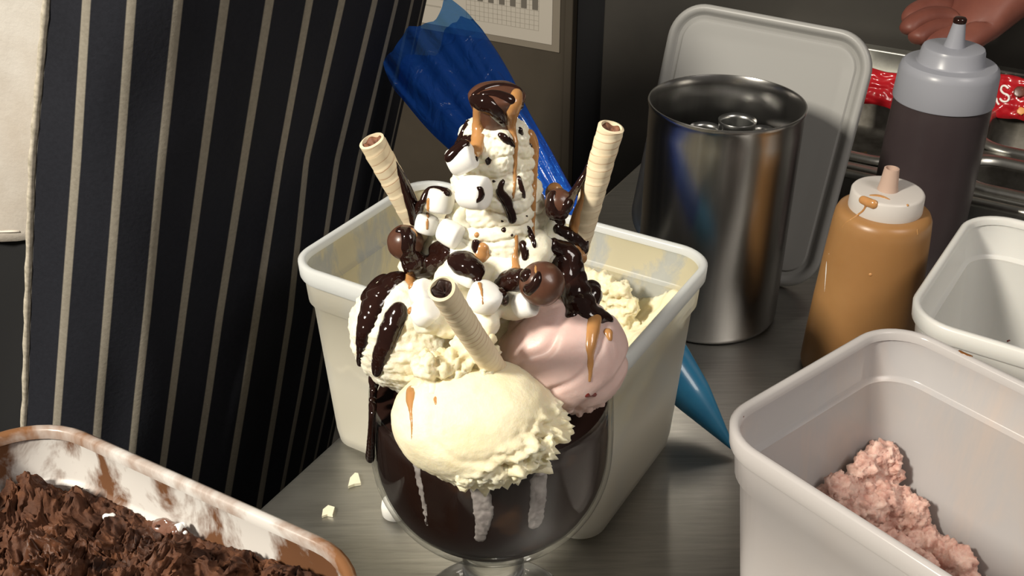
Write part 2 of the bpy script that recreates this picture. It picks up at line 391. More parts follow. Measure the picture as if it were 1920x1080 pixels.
# ------------------------------------------------------------------ tubs
def rrect(hx, hy, r, n=10):
    pts = []
    for cx, cy, a0 in ((hx-r, hy-r, 0), (-hx+r, hy-r, 90), (-hx+r, -hy+r, 180), (hx-r, -hy+r, 270)):
        for k in range(n+1):
            a = math.radians(a0+90*k/n); pts.append((cx+r*math.cos(a), cy+r*math.sin(a)))
    # fill straight runs with points so the walls can be shaded / bulged
    return pts
class Tub:
    def __init__(s, name, center, ang, hx, hy, h, r, label, m_out, m_in, m_rim, taper=.86, wall=.0016):
        s.c = Vector(center); s.ux = Vector((math.cos(ang), math.sin(ang), 0)); s.uy = Vector((-s.ux.y, s.ux.x, 0))
        s.hx, s.hy, s.h, s.r, s.taper, s.wall = hx, hy, h, r, taper, wall
        s.root = empty(name, (s.c.x, s.c.y, 0), label, 'tub')
        ztop = h-.004
        # outer skin: bottom to top with stacking step below the rim
        st = h-.030
        prof = [(None, .004), (0, .0008), (.0, .006), (1, st), (1.0, st+.002, .0025), (1, ztop, .0028)]
        rings = []
        def loop(z, off): # off: outward offset in metres from the tapered wall
            k = taper+(1-taper)*z/h
            return [s.P(x, y, z) for x, y in rrect(hx*k+off, hy*k+off, max(r*k+off, .004), 10)]
        def build(seq):
            L = [loop(z, o) for z, o in seq]; nn = len(L[0]); V = [p for l in L for p in l]; F = grid_faces(len(L), nn, False, True); return V, F, nn, len(L)
        outer = [(.0, -.008), (.0008, -.004), (.004, -.0008), (.012, 0), (st*.5, 0), (st-.001, 0), (st+.0012, .0026), (ztop, .0026)]
        inner = [(ztop, .0008), (st+.0028, .0008), (st+.0018, .0002), (st+.0002, -wall-.0004), (st-.002, -wall), (st*.5, -wall), (.013, -wall), (.006, -wall-.001), (.003, -wall-.0045), (.0026, -wall-.009)]
        V, F, nn, nl = build(outer+inner)
        F.append(tuple(range(nn))[::-1]); F.append(tuple(range((nl-1)*nn, nl*nn)))
        no = len(outer); idx = []
        for q in F:
            l = min(q)//nn
            idx.append(1 if (len(q) == 4 and l >= no) or (len(q) > 4 and min(q) > 0) else 0)
        s.body = sharp(obj('body', V, F, [m_out, m_in], s.root, idx=idx), 50)
        # rolled rim
        rim = [(ztop-.001, .0), (ztop+.003, .0), (ztop+.0042, .0012), (ztop+.0042, .0034), (ztop+.003, .005), (ztop-.006, .0052), (ztop-.0075, .0045), (ztop-.006, .0034), (ztop-.001, .0028), (ztop-.001, .0)]
        V, F, nn, nl = build(rim)
        s.rim = sharp(obj('rim', V, F, m_rim, s.root), 60)
    def P(s, x, y, z): return Vector((s.c.x, s.c.y, 0))+s.ux*x+s.uy*y+Vector((0, 0, z))
    def local(s, p): d = Vector(p)-s.c; return d.dot(s.ux), d.dot(s.uy)
    def fill(s, name, hf, mat, nr=60, seg=14, jitter=None, **kw):
        """ice cream inside: top surface z=hf(x,y) up to the inner wall plus closed underside"""
        base = []
        k0 = s.taper
        ol = rrect(1, s.hy/s.hx, s.r/s.hx, 10)
        # densify outline
        dn = []
        for i in range(len(ol)):
            a, b = ol[i], ol[(i+1) % len(ol)]; L = math.hypot(b[0]-a[0], b[1]-a[1]); m_ = max(1, int(L/(1/seg/2)))
            dn += [(a[0]+(b[0]-a[0])*t/m_, a[1]+(b[1]-a[1])*t/m_) for t in range(m_)]
        nn = len(dn); V = []
        for i in range(nr+1):
            f = (i/nr)
            for (x, y) in dn:
                # inner wall half width at that height
                X, Y = x*s.hx*f, y*s.hx*f
                zz = hf(X, Y); k = s.taper+(1-s.taper)*zz/s.h
                g = (s.hx*k-s.wall-.0006)/s.hx
                p = s.P(X*g, Y*g, zz)
                if jitter and f < .97: p += jitter(p)
                V.append(p)
        F = grid_faces(nr+1, nn, False, True)
        b0 = len(V); kb = (s.hx*s.taper-s.wall-.008)/s.hx
        for (x, y) in dn: V.append(s.P(x*s.hx*kb, y*s.hx*kb, .0045))
        for j in range(nn): F.append((nr*nn+j, nr*nn+(j+1) % nn, b0+(j+1) % nn, b0+j))
        F.append(tuple(range(b0, b0+nn)))
        return obj(name, V, F, mat, recalc=True, **kw)

# --- vanilla tub behind the sundae
hc = .145
cL, cF, cR = PZ(565, 497, hc), PZ(1169, 706, hc), PZ(1322, 488, hc)
cc_ = (cL+cR)/2+Vector((-.0012, .0060, 0)); a_ = math.radians(-31.8)
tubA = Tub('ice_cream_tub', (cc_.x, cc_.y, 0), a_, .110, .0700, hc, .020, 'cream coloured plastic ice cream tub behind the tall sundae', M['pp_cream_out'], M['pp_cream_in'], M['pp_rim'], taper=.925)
def hfA(x, y):
    X, Y = x/.110, y/.07
    e = max(abs(X), abs(Y))
    z = .055 + .018*max(0, e-.45)/.55 + .045*max(0, X-.25)*max(0, Y+.4)**.7*1.3
    z += .010*noise.noise(Vector((x*40, y*40, 1)))+.005*noise.noise(Vector((x*110, y*110, 3)))+.002*noise.noise(Vector((x*300, y*300, 5)))
    if X > .8: z += .010*noise.noise(Vector((y*90, 2, 7)))
    return min(max(z, .02), .118)
vi = tubA.fill('vanilla_ice_cream', hfA, M['vanilla'], 60, 24, kind='stuff')
setp(vi, 'pale yellow vanilla ice cream scraped up the walls of its tub', 'ice cream')
# pale lump against the back right wall
lump = []
for k in range(46):
    t = random.random(); px = 1105+95*t+random.uniform(-14, 14); py = 470+90*t*random.random()+random.uniform(0, 60)
    p = PX(px, py, .18+.0*t); lx, ly = tubA.local(p)
    lx = min(max(lx, -.04), .085); ly = min(max(ly, .0), .047); lump.append((tubA.P(lx, ly, min(p.z, .116)), random.uniform(.004, .009)))
V, F = fuse(lump, .0012, 2, lambda c: .0034*fbm(c*220, 4))
obj('scraped_lump', V, F, M['vanilla'], vi)

# --- strawberry tub, front right
hp = .145; ap_ = math.radians(-52.0)
d1 = Vector((math.cos(ap_), math.sin(ap_), 0)); d2 = Vector((-d1.y, d1.x, 0))     # along front rim, and towards the back right
pf = PZ(1400, 842, hp); pl = PZ(1490, 700, hp); pb = PZ(1810, 662, hp)
lo = pf.dot(d2); hi = pb.dot(d2); le = pl.dot(d1)      # rim lines
hyP = (hi-lo)/2-.004; hxP = .112
cP = d2*((lo+hi)/2) + d1*(le+hxP+.004)
tubP = Tub('ice_cream_tub', (cP.x, cP.y, 0), ap_, hxP, hyP, hp, .024, 'nearly empty translucent plastic tub with strawberry remains, front right', M['pp_pink'], M['pp_pink_in'], M['pp_pink'], taper=.87)
# strawberry remains
balls = []
random.seed(11)
def strand(path, z0, z1, rpx, cnt):
    P = spline(path, 12)
    for k in range(cnt):
        q = P[int(random.random()*(len(P)-1))]; zz = random.uniform(z0, z1)
        p = PZ(q[0]+random.uniform(-rpx, rpx), q[1]+random.uniform(-rpx, rpx)*.8, zz)
        lx, ly = tubP.local(p); k_ = tubP.taper+(1-tubP.taper)*zz/hp
        lx = min(max(lx, -hxP*k_+.013), hxP*k_-.013); ly = min(max(ly, -hyP*k_+.013), hyP*k_-.013)
        balls.append((tubP.P(lx, ly, max(zz, .0085)), random.uniform(.0042, .0085)))
DZ = .048
strand([(1575, 850), (1640, 825), (1705, 848)], DZ+.012, DZ+.026, 9, 60)
strand([(1610, 840), (1650, 838), (1715, 846)], DZ+.016, DZ+.024, 5, 30)
strand([(1590, 880), (1620, 900), (1580, 930), (1660, 940)], DZ-.008, DZ+.012, 26, 130)
strand([(1640, 930), (1700, 950), (1735, 970)], DZ-.014, DZ+.004, 20, 80)
strand([(1620, 980), (1690, 1030), (1760, 1065)], DZ-.028, DZ-.012, 24, 100)
strand([(1735, 960), (1780, 1010), (1805, 1045)], DZ-.022, DZ-.012, 9, 44)
strand([(1770, 1070), (1840, 1050), (1890, 1075), (1900, 1120)], DZ-.030, DZ-.020, 16, 70)
strand([(1490, 870), (1515, 880), (1525, 910)], DZ+.010, DZ+.024, 9, 26)
base_ = []
for b_ in balls:      # the heap goes down to the floor of the tub
    z_ = b_[0].z-.007
    while z_ > .010:
        lx, ly = tubP.local(b_[0]); k_ = tubP.taper+(1-tubP.taper)*z_/hp
        lx = min(max(lx, -hxP*k_+.011), hxP*k_-.011); ly = min(max(ly, -hyP*k_+.011), hyP*k_-.011)
        base_.append((tubP.P(lx, ly, z_), .0065)); z_ -= .008
balls += base_
V, F = fuse(balls, .0013, 2, lambda c: .0030*fbm(c*230, 4)+.0012*fbm(c*900, 2))
st_ = obj('strawberry_ice_cream', V, F, M['straw_tub'], kind='stuff', recalc=False)
setp(st_, 'crumbly pink strawberry ice cream left in the front right tub', 'ice cream')

# --- white tub, right
hw = .125; aw = math.radians(-35.0)
d1 = Vector((math.cos(aw), math.sin(aw), 0)); d2 = Vector((-d1.y, d1.x, 0))
lo = PZ(1815, 627, hw).dot(d2); le = PZ(1752, 500, hw).dot(d1); hi = PZ(1880, 404, hw).dot(d2)
hyW = (hi-lo)/2-.004; hxW = .118
cW = d2*((lo+hi)/2)+d1*(le+hxW+.004)
tubW = Tub('ice_cream_tub', (cW.x, cW.y, 0), aw, hxW, hyW, hw, .026, 'empty opaque white tub at the right edge, beside the caramel bottle', M['pp_white'], M['pp_white'], M['pp_white'], taper=.88)

# --- chocolate tub, front left
hb = .160; ab = math.radians(-30.6)
d1 = Vector((math.cos(ab), math.sin(ab), 0)); d2 = Vector((-d1.y, d1.x, 0))
rl = PZ(420, 922, hb).dot(d2); cr = PZ(712, 1095, hb).dot(d1); cl = PZ(-4, 800, hb).dot(d1)
hxC = (cr-cl)/2-.003; hyC = .078
cC = d1*((cr+cl)/2)+d2*(rl-hyC-.005)
tubC = Tub('ice_cream_tub', (cC.x, cC.y, 0), ab, hxC, hyC, hb, .034, 'white plastic tub smeared with chocolate, holding chocolate ice cream, front left', M['pp_choc'], M['pp_choc_in'], M['pp_choc'], taper=.88)
def rid(p): return 1-abs(noise.noise(p))*2
def hfC(x, y):
    X, Y = x/hxC, y/hyC
    e = max(abs(X), abs(Y))
    z = .137 + .011*X - .003*max(0, Y-.6)/.4
    am = 1-.75*max(0, (max(Y, abs(X)*.9)-.8)/.2)
    z += am*(.018*noise.noise(Vector((x*24, y*24, 4)))+.010*rid(Vector((x*55, y*55, 8)))*.7+.006*noise.noise(Vector((x*130, y*130, 2)))+.0035*rid(Vector((x*260, y*260, 6)))+.0022*noise.noise(Vector((x*600, y*600, 3))))
    return z
ci = tubC.fill('chocolate_ice_cream', hfC, M['choc_tub'], 190, 100, jitter=lambda p: noise.noise_vector(p*70)*.0045+noise.noise_vector(p*170)*.0024+noise.noise_vector(p*420)*.0008, kind='stuff')
setp(ci, 'rough dark chocolate ice cream filling the front left tub', 'ice cream')
bvC = bvh_of(ci)
# melted pool against the back wall
for x, y in ((340, 995), (515, 1048), (212, 968), (333, 990)):
    h_ = bvC.ray_cast(CAM, ray(x, y))
    if h_[0]:
        bl = [(h_[0]+Vector((random.uniform(-.003, .003), random.uniform(-.002, .002), .0005)), random.uniform(.001, .0022)) for k in range(5)]
        V, F = fuse(bl, .0006, 2); obj('marshmallow_bit', V, F, M['mallow'], ci, recalc=False)

# ------------------------------------------------------------------ steel canister
cy = Vector((.1735, .3276, 0)); R = .0585; H = .1817
can = empty('steel_canister', cy, 'tall brushed steel canister between the cream tub and the white lid', 'canister')
prof = [(.0, .0), (.053, 0), (.0565, .002), (.0575, .006), (.0575, .165), (.0575, .176), (.0582, .179), (.0587, .1812), (.0583, .1822), (.0573, .1822), (.0563, .180), (.0556, .174), (.0556, .12), (.0556, .02), (.0, .02)]
sharp(obj('body', *lathe(prof, cy, 96, cap=False), M['steel'], can), 50)
for (x, y, rpx, hh, nm) in ((1383, 225, 36, .160, 'inner_cup'), (1322, 240, 30, .150, 'inner_cup'), (1432, 243, 24, .148, 'inner_cup')):
    p = PZ(x, y, hh); c = Vector((p.x, p.y, 0)); dv = c-cy; r_ = PD(p, rpx)
    if dv.length+r_ > .0545: c = cy+dv.normalized()*(.0545-r_)
    pr_ = [(r_*.8, .0201), (r_*.82, hh*.5), (r_*.95, hh-.004), (r_, hh), (r_*.96, hh+.0006), (r_*.9, hh-.004), (r_*.76, hh*.5), (r_*.74, .025)]
    obj('inner_cup', *lathe(pr_, c, 48), M['steel_in'], can)
# ------------------------------------------------------------------ leaning lid
BR = PZ(1503, 560, 0); BR.z = .0015
TR = PX(1652, 74, .395); TL = PX(1270, 2, .495)
ex = (TR-TL); wl = ex.length; ex.normalize(); ey = (TR-BR); ey = (ey-ex*ey.dot(ex)); hl = ey.length; ey.normalize(); ez = ex.cross(ey)
BR = BR+Vector((.006, .008, 0)); ey = (TR-BR); ey = (ey-ex*ey.dot(ex)); hl = ey.length; ey.normalize(); ez = ex.cross(ey)
if ez.y > 0: ez = -ez
# rest the lower edge on the counter
lc = TR-ex*wl/2-ey*hl/2
hl = hl + (lc.z-ey.z*hl/2)/ey.z - .0; lc = TR-ex*wl/2-ey*hl/2
low = TR-ey*hl; drop = min((lc+ex*sx_*wl/2-ey*hl/2).z for sx_ in (-1, 1)); lc.z += -drop+.001
lidr = empty('tub_lid', (lc.x, lc.y, 0), 'large white plastic lid leaning upright behind the steel canister', 'lid')
def lp(x, y, zz): return lc+ex*x+ey*y+ez*zz
def lidloops(seq):
    L = []
    for off, zz in seq: L.append([lp(x, y, zz) for x, y in rrect(wl/2-off, hl/2-off, max(.032-off, .008), 12)])
    nn = len(L[0]); return [p for l in L for p in l], grid_faces(len(L), nn, False, True), nn, len(L)
V, F, nn, nl = lidloops([(.006, -.003), (.0005, -.003), (0, -.001), (0, .004), (.0012, .0058), (.004, .006), (.0062, .0052), (.0072, .003), (.009, .0015)])
obj('rim', V, F, M['lid'], lidr)
V, F, nn, nl = lidloops([(.0062, -.003), (.009, .0014), (.012, .0008), (.0135, .0022), (.016, .0022), (.022, .0016)])
F.append(tuple(range((nl-1)*nn, nl*nn))); F.append(tuple(range(nn))[::-1])
sharp(obj('panel', V, F, M['lid'], lidr), 40)
# ------------------------------------------------------------------ bottles
c = Vector((.2718, .24, 0))
bt = empty('squeeze_bottle', c, 'caramel filled squeeze bottle with short white nozzle cap', 'bottle')
prof = [(.034, 0), (.0385, .002), (.0395, .006), (.0388, .03), (.0375, .06), (.0352, .1), (.0335, .124), (.0327, .131), (.0312, .1345), (.0285, .1362), (.0255, .1368)]
body = obj('body', *lathe(prof, c, 72), M['bott_car'], bt); sharp(body, 60)
capo = sharp(obj('cap', *lathe([(.0248, .1366), (.0250, .1375), (.0246, .149), (.0238, .1502), (.0225, .1505), (.008, .1508)], c, 60), M['capw'], bt), 50)
nz_ = obj('nozzle', *lathe([(.0072, .1505), (.0062, .155), (.0052, .165), (.0050, .1668), (.0040, .1670), (.0036, .163)], c+Vector((-.0005, 0, 0)), 32), M['nozzle'], capo); sharp(nz_, 50)
c2 = Vector((.3584, .38, 0))
bd = empty('squeeze_bottle', c2, 'tall dark chocolate sauce squeeze bottle with frosted grey cap', 'bottle')
prof = [(.034, 0), (.0375, .002), (.0390, .006), (.0392, .05), (.0386, .13), (.0376, .158), (.0372, .164)]
sharp(obj('body', *lathe(prof, c2, 72), M['bott_choc'], bd), 60)
capd = sharp(obj('cap', *lathe([(.0385, .1628), (.0388, .164), (.0378, .186), (.0366, .1905), (.0345, .1925), (.0262, .1932), (.0250, .1945), (.0238, .203), (.0228, .2052), (.021, .2058), (.009, .206)], c2, 72), M['cap'], bd), 35)
sharp(obj('nozzle', *lathe([(.0082, .2055), (.0066, .212), (.0048, .2235), (.0046, .2245), (.003, .2247)], c2, 32), M['cap'], capd), 50)
obj('nozzle_tip', *lathe([(.0044, .2236), (.0050, .225), (.0050, .2272), (.0040, .2285), (.0015, .229)], c2, 24), M['sauce'], capd)

# surface smears: pixel paths laid on the surface they stick to
def smear(hosts, name, path, mat, parent=None, dens=5, sink=.30, flat=.75, voxel=.0006, smooth=10, wscale=1.0, label=None, disp=None):
    trees = [(h, h['_bvh_i']) for h in hosts]
    P0 = spline(path, 12); P = [P0[0]]; acc = 0; balls = []; hit = {}
    for a_, b_ in zip(P0, P0[1:]):
        acc += math.hypot(b_[0]-a_[0], b_[1]-a_[1])
        if acc > max(1.2, .22*min(a_[2], b_[2])*wscale): P.append(b_); acc = 0
    P.append(P0[-1])
    last = None
    for q in P:
        d = ray(q[0], q[1]); best = None
        for h, i in trees:
            r_ = BV[i].ray_cast(CAM, d)
            if r_[0] and (best is None or r_[3] < best[2]): best = (r_[0], r_[1], r_[3], h)
        if best is None:
            if last is None: continue
            # off the silhouette: continue at the same distance
            p = CAM+d*last[2]; nn = last[1]
        else:
            p, nn = best[0], best[1]; last = best; hit[best[3].name] = hit.get(best[3].name, 0)+1
            if nn.dot(d) > 0: nn = -nn
        r_ = max(PD(p, q[2]*.5*wscale), .0006)
        balls.append((p-nn*r_*sink*flat, r_, nn.normalized(), flat))
    if not balls: return None
    if len(balls) > 4:
        cs_ = [b[0] for b in balls]; m_ = len(cs_); nb = []
        for i_, b in enumerate(balls):
            q_ = [cs_[max(0, min(m_-1, i_+k_))] for k_ in (-2, -1, 0, 1, 2)]
            ok = all((x_-cs_[i_]).length < b[1]*3+.004 for x_ in q_)
            nb.append(((sum(q_, Vector())/5 if ok else b[0]),)+b[1:])
        balls = nb
    V, F = fuse(balls, voxel, smooth, disp)
    if not F: return None
    if parent is None:
        hn = max(hit, key=hit.get); h = bpy.data.objects[hn]
        parent = h if h.parent is None else (h.parent if h.type == 'MESH' and h.parent.parent is None else h.parent.parent)
    o = obj(name, V, F, mat, parent, recalc=False)
    if label: o['label'] = label
    return o
BV = []
def reg(o): o['_bvh_i'] = len(BV); BV.append(bvh_of(o)); return o
for o in (body, capo): reg(o)
reg(ci)
for pth in ([(185, 925, 26), (225, 940, 44), (265, 962, 50), (305, 985, 48), (335, 1000, 30)], [(395, 1000, 34), (435, 998, 44), (475, 1014, 34)]):
    smear([ci], 'melted_pool', pth, M['choc_melt'], ci, flat=.28, sink=0, voxel=.0011, smooth=12)
smear([body, capo], 'caramel_dribble', [(1640, 385, 20), (1612, 372, 16), (1624, 380, 7), (1618, 395, 6), (1600, 408, 5), (1585, 418, 4), (1578, 428, 4)], M['caramel'], bt, voxel=.0005)
smear([capo], 'caramel_puddle', [(1630, 366, 8), (1650, 367, 12), (1668, 374, 7)], M['caramel'], bt, flat=.4, voxel=.0005)
smear([capo], 'caramel_speck', [(1702, 385, 6)], M['caramel'], bt, voxel=.0004, smooth=2)
smear([body], 'caramel_speck', [(1720, 430, 4), (1721, 440, 3)], M['caramel'], bt, voxel=.0004, smooth=2)
smear([body], 'caramel_speck', [(1632, 515, 8)], M['caramel'], bt, voxel=.0004, smooth=2)
smear([body], 'sticker', [(1553, 475, 9), (1549, 510, 11), (1545, 545, 7)], M['sticker'], bt, flat=.12, voxel=.0006, smooth=2)

# ------------------------------------------------------------------ piping bag
tip = PZ(1366, 862, 0); tip.z = .006
top = PX(822, 112, .375)
axd = (top-tip); La = axd.length; axd.normalize()
tip += Vector((.003, .005, 0)); axd = (top-tip); La = axd.length; axd.normalize()
vd = ray(1000, 400); wdv = axd.cross(vd).normalized(); tdv = axd.cross(wdv).normalized()
if wdv.x < 0: wdv = -wdv
ns, nt_ = 90, 96
prof = [(0, .0015), (.06, .0075), (.12, .0135), (.2, .0175), (.4, .021), (.6, .0215), (.78, .030), (.9, .037), (1.0, .043)]
def ip(t):
    for (a, ra), (b, rb) in zip(prof, prof[1:]):
        if t <= b: u = (t-a)/(b-a); return ra+(rb-ra)*u
    return prof[-1][1]
V = []
def bend(c_): return float(np.interp(c_, [-1, -.85, -.4, 0, .5, .85, 1], [.0, .035, .06, .045, .055, .075, .02]))
for i in range(ns):
    for j in range(nt_):
        th = 2*math.pi*j/nt_; s_ = i/(ns-1); cs, sn = math.cos(th), math.sin(th)
        s2 = s_*(1+(bend(cs)+.012*math.sin(7*cs+sn*2)+(.02 if sn > 0 else 0))*s_**4)
        a = ip(min(s2, 1)); b = a*(1 if s2 < .25 else max(.32, 1-1.4*(s2-.25)))
        p = tip+axd*(La*s2)+wdv*(a*cs)+tdv*(b*sn)
        k_ = max(0, min(1, (s_-.3)/.4))
        p += tdv*(k_*(.008*noise.noise(Vector((cs*2.6, s_*2.2, 4 if sn > 0 else 9)))+.0035*noise.noise(Vector((cs*7, s_*4, 1 if sn > 0 else 6)))))
        p += wdv*(k_*.004*noise.noise(Vector((cs*1.5, s_*6, 2))))
        p.z = max(p.z, .0006); V.append(p)
bag = empty('piping_bag', (tip.x, tip.y, 0), 'large blue plastic piping bag lying behind the cream tub', 'piping bag')
F = grid_faces(ns, nt_, False, True)
i0 = int(ns*.34)
obj('film', V[i0*nt_:], grid_faces(ns-i0, nt_, False, True), M['bluebag'], bag)
obj('filled_end', V[:(i0+1)*nt_], grid_faces(i0+1, nt_, False, True), M['bagfill'], bag)

# ------------------------------------------------------------------ topping station
O_ = PZ(1580, 316, .05); Q_ = PZ(1920, 391, .05); U = (Q_-O_).normalized(); Vv = Vector((-U.y, U.x, 0)); O_ = Vector((O_.x, O_.y, 0))
def S(u, v, z): return O_+U*u+Vv*v+Vector((0, 0, z))
def sbox(u0, u1, v0, v1, z0, z1, bev=.001): return box((S(u0, v0, z0)+S(u1, v1, z1))/2, u1-u0, v1-v0, z1-z0, U, Vv, (0, 0, 1), bev)
stn = empty('topping_station', S(.2, .2, 0), 'stainless steel topping station with sunken pans, behind the bottles', 'station')
obj('front_panel', *sbox(-.12, .6, .004, .012, .0, .044), M['steel_in'], stn, smooth=False)
obj('front_lip', *tube([S(-.12, 0, .046), S(.6, 0, .046)], .0045, 14), M['steel_lip'], stn)
obj('front_lip', *sbox(-.12, .6, .012, .024, .043, .049, .002), M['steel_lip'], stn)
obj('back_rail', *sbox(-.2, .6, .36, .378, .0, .052, .002), M['steel_lip'], stn, smooth=False)
obj('back_ledge', *sbox(-.2, .6, .378, .46, .0, .040, .002), M['wall_dark'], stn, smooth=False)
obj('divider_bar', *sbox(.055, .085, .024, .36, .030, .049, .003), M['steel_pan'], stn)
obj('divider_bar', *sbox(.085, .30, .100, .118, .032, .050, .004), M['steel_pan'], stn)
obj('well_floor', *sbox(-.2, .6, .012, .36, .0005, .004), M['steel_in'], stn, smooth=False)
def pan(u0, u1, v0, v1, zt, depth, label):
    c = S((u0+u1)/2, (v0+v1)/2, 0); r_ = empty('steel_pan', c, label, 'pan', 'sunken pans of the topping station')
    hx, hy = (u1-u0)/2, (v1-v0)/2
    seq = [(-.010, zt-.001), (-.010, zt), (-.002, zt+.001), (.0, zt), (.002, zt-.006), (.004, zt-depth+.008), (.012, zt-depth)]
    L = [[c+U*x+Vv*y+Vector((0, 0, z)) for x, y in rrect(hx-o_, hy-o_, max(.026-o_, .006), 10)] for o_, z in seq]
    nn = len(L[0]); V = [p for l in L for p in l]; F = grid_faces(len(L), nn, False, True); F.append(tuple(range((len(L)-1)*nn, len(L)*nn)))
    obj('pan_body', V, F, M['pan_dark'], r_)
    seq = [(-.013, zt-.003), (-.0135, zt+.0005), (-.010, zt+.003), (-.004, zt+.0034), (.0, zt+.002), (.0012, zt-.003)]
    L = [[c+U*x+Vv*y+Vector((0, 0, z)) for x, y in rrect(hx-o_, hy-o_, max(.030-o_, .006), 12)] for o_, z in seq]
    nn = len(L[0]); obj('pan_rim', [p for l in L for p in l], grid_faces(len(L), nn, False, True), M['steel_lip'], r_); return r_
pan(-.11, .043, .040, .215, .0505, .044, 'steel pan with scraps of topping between the white lid and the dark bottle')
pan(.096, .29, .128, .235, .0515, .044, 'steel pan behind the dark bottle, the farther one at the right edge')
pan(.096, .29, .030, .090, .0505, .044, 'steel pan behind the dark bottle, the nearer one at the right edge')
bl = [(S(random.uniform(-.02, .028), random.uniform(.07, .12), .012+random.uniform(0, .008)), random.uniform(.003, .006)) for k in range(40)]
V, F = fuse(bl, .0013, 1, lambda c: .0015*fbm(c*300, 2)); gsh = obj('topping_scraps', V, F, M['garnish'], kind='stuff', recalc=False); setp(gsh, 'mixed brown and green topping scraps in a steel pan', 'topping')
# red packets
def packet(name, c, ux, uy, uz, sx, sy, th, label, seed):
    r_ = empty(name, (c.x, c.y, max(c.z-th, 0)), label, 'packet'); nx, ny = 36, 26; V = []
    for side in (1, -1):
        for i in range(nx):
            for j in range(ny):
                a, b = i/(nx-1)*2-1, j/(ny-1)*2-1
                hgt = th*max(0, (1-a**4)*(1-b**4))**.6*(1+.45*noise.noise(Vector((a*2.5+seed, b*2.5, side*3))))
                V.append(c+ux*(a*sx)+uy*(b*sy*(1+.05*math.sin(a*5+seed)))+uz*(side*hgt+.003*noise.noise(Vector((a*4, b*4, seed)))))
    F = grid_faces(nx, ny)+[tuple(q+nx*ny for q in f[::-1]) for f in grid_faces(nx, ny)]
    o = obj('wrapper', V, F, M['red'], r_); return r_, o
tl = (Vv*.5+Vector((0, 0, 1))*.86).normalized(); nrm = (Vv*-.86+Vector((0, 0, .5))).normalized()
c1 = PX(1622, 160, .61)
pk1, w1 = packet('snack_packet', c1, U, tl, nrm, .032, .018, .006, 'red wrapped snack packet showing between the white lid and the dark bottle', 2)
c3 = PX(1925, 188, .62)
pk2, w2 = packet('snack_packet', c3, U, tl, nrm, .032, .022, .007, 'red snack packet with white lettering at the right edge', 5)
bw = bvh_of(w2)
def onpk(x, y):
    h_ = bw.ray_cast(CAM, ray(x, y)); return h_[0]-ray(x, y)*.0012 if h_[0] else None
# letter S and a fragment of the letter before it
for path, wpx in (([(1891, 166), (1885, 161), (1879, 162), (1877, 169), (1882, 175), (1889, 178), (1892, 184), (1888, 190), (1880, 190), (1875, 185)], 2.6),
                  ([(1868, 184), (1870, 192), (1873, 196)], 2.4)):
    P = [onpk(q[0], q[1]) for q in spline(path, 4)]; P = [p for p in P if p]
    if len(P) > 2: obj('letter', *tube(P, PD(P[0], wpx)*.8, 8), M['white_ink'], pk2)
for (x, y, r_, mm) in ((1912, 172, 12, 'brown_ink'), (1915, 208, 9, 'orange_ink')):
    p = onpk(x, y)
    if p: obj('printed_mark', *fuse([(p, PD(p, r_), nrm, .12)], .0008, 2), M[mm], pk2, recalc=False)

# ------------------------------------------------------------------ hand reaching in, top right
def skin_obj(name, pts, edges, radii, mat, parent, sub=2):
    me = bpy.data.meshes.new(name); me.from_pydata(pts, edges, []); o = bpy.data.objects.new(name, me); COL.objects.link(o)
    md = o.modifiers.new('s', 'SKIN'); md.use_smooth_shade = True
    for i, r_ in enumerate(radii): me.skin_vertices[0].data[i].radius = (r_, r_*.85)
    me.skin_vertices[0].data[0].use_root = True
    o.modifiers.new('u', 'SUBSURF').levels = sub
    dg = bpy.context.evaluated_depsgraph_get(); m2 = o.evaluated_get(dg).to_mesh()
    V = [v.co.copy() for v in m2.vertices]; F = [tuple(p.vertices) for p in m2.polygons]
    o.evaluated_get(dg).to_mesh_clear(); bpy.data.objects.remove(o)
    return obj(name, V, F, mat, parent)
YH = .70
def hp_(x, y, dy=0): return PX(x, y, YH+dy)
pts = [hp_(1835, 18), hp_(1890, -15, .01), hp_(1990, -80, .02), hp_(2130, -170, .05)]
edges = [(0, 1), (1, 2), (2, 3)]; rad = [.042, .036, .036, .045]
fing = [[(1790, 20, .015), (1745, 10, .01), (1712, 24, 0), (1700, 46, -.01)],
        [(1788, 34, 0), (1738, 30, -.01), (1706, 46, -.02), (1698, 66, -.025)],
        [(1792, 50, -.01), (1748, 52, -.02), (1722, 66, -.03), (1714, 80, -.035)],
        [(1800, 62, -.02), (1764, 70, -.03), (1744, 80, -.035), (1738, 90, -.04)],
        [(1840, 56, -.03), (1812, 80, -.045), (1790, 92, -.05)]]
for k, ch_ in enumerate(fing):
    prev = 0; rr = (.016, .0135, .0125, .011) if k < 4 else (.018, .015, .012)
    for q, r_ in zip(ch_, rr):
        pts.append(hp_(q[0], q[1], q[2])); edges.append((prev, len(pts)-1)); rad.append(r_); prev = len(pts)-1
hr = empty('person', hp_(1835, 18), 'bare hand of another person reaching in at the top right corner', 'person')
skin_obj('hand', pts, edges, rad, M['skin'], hr)

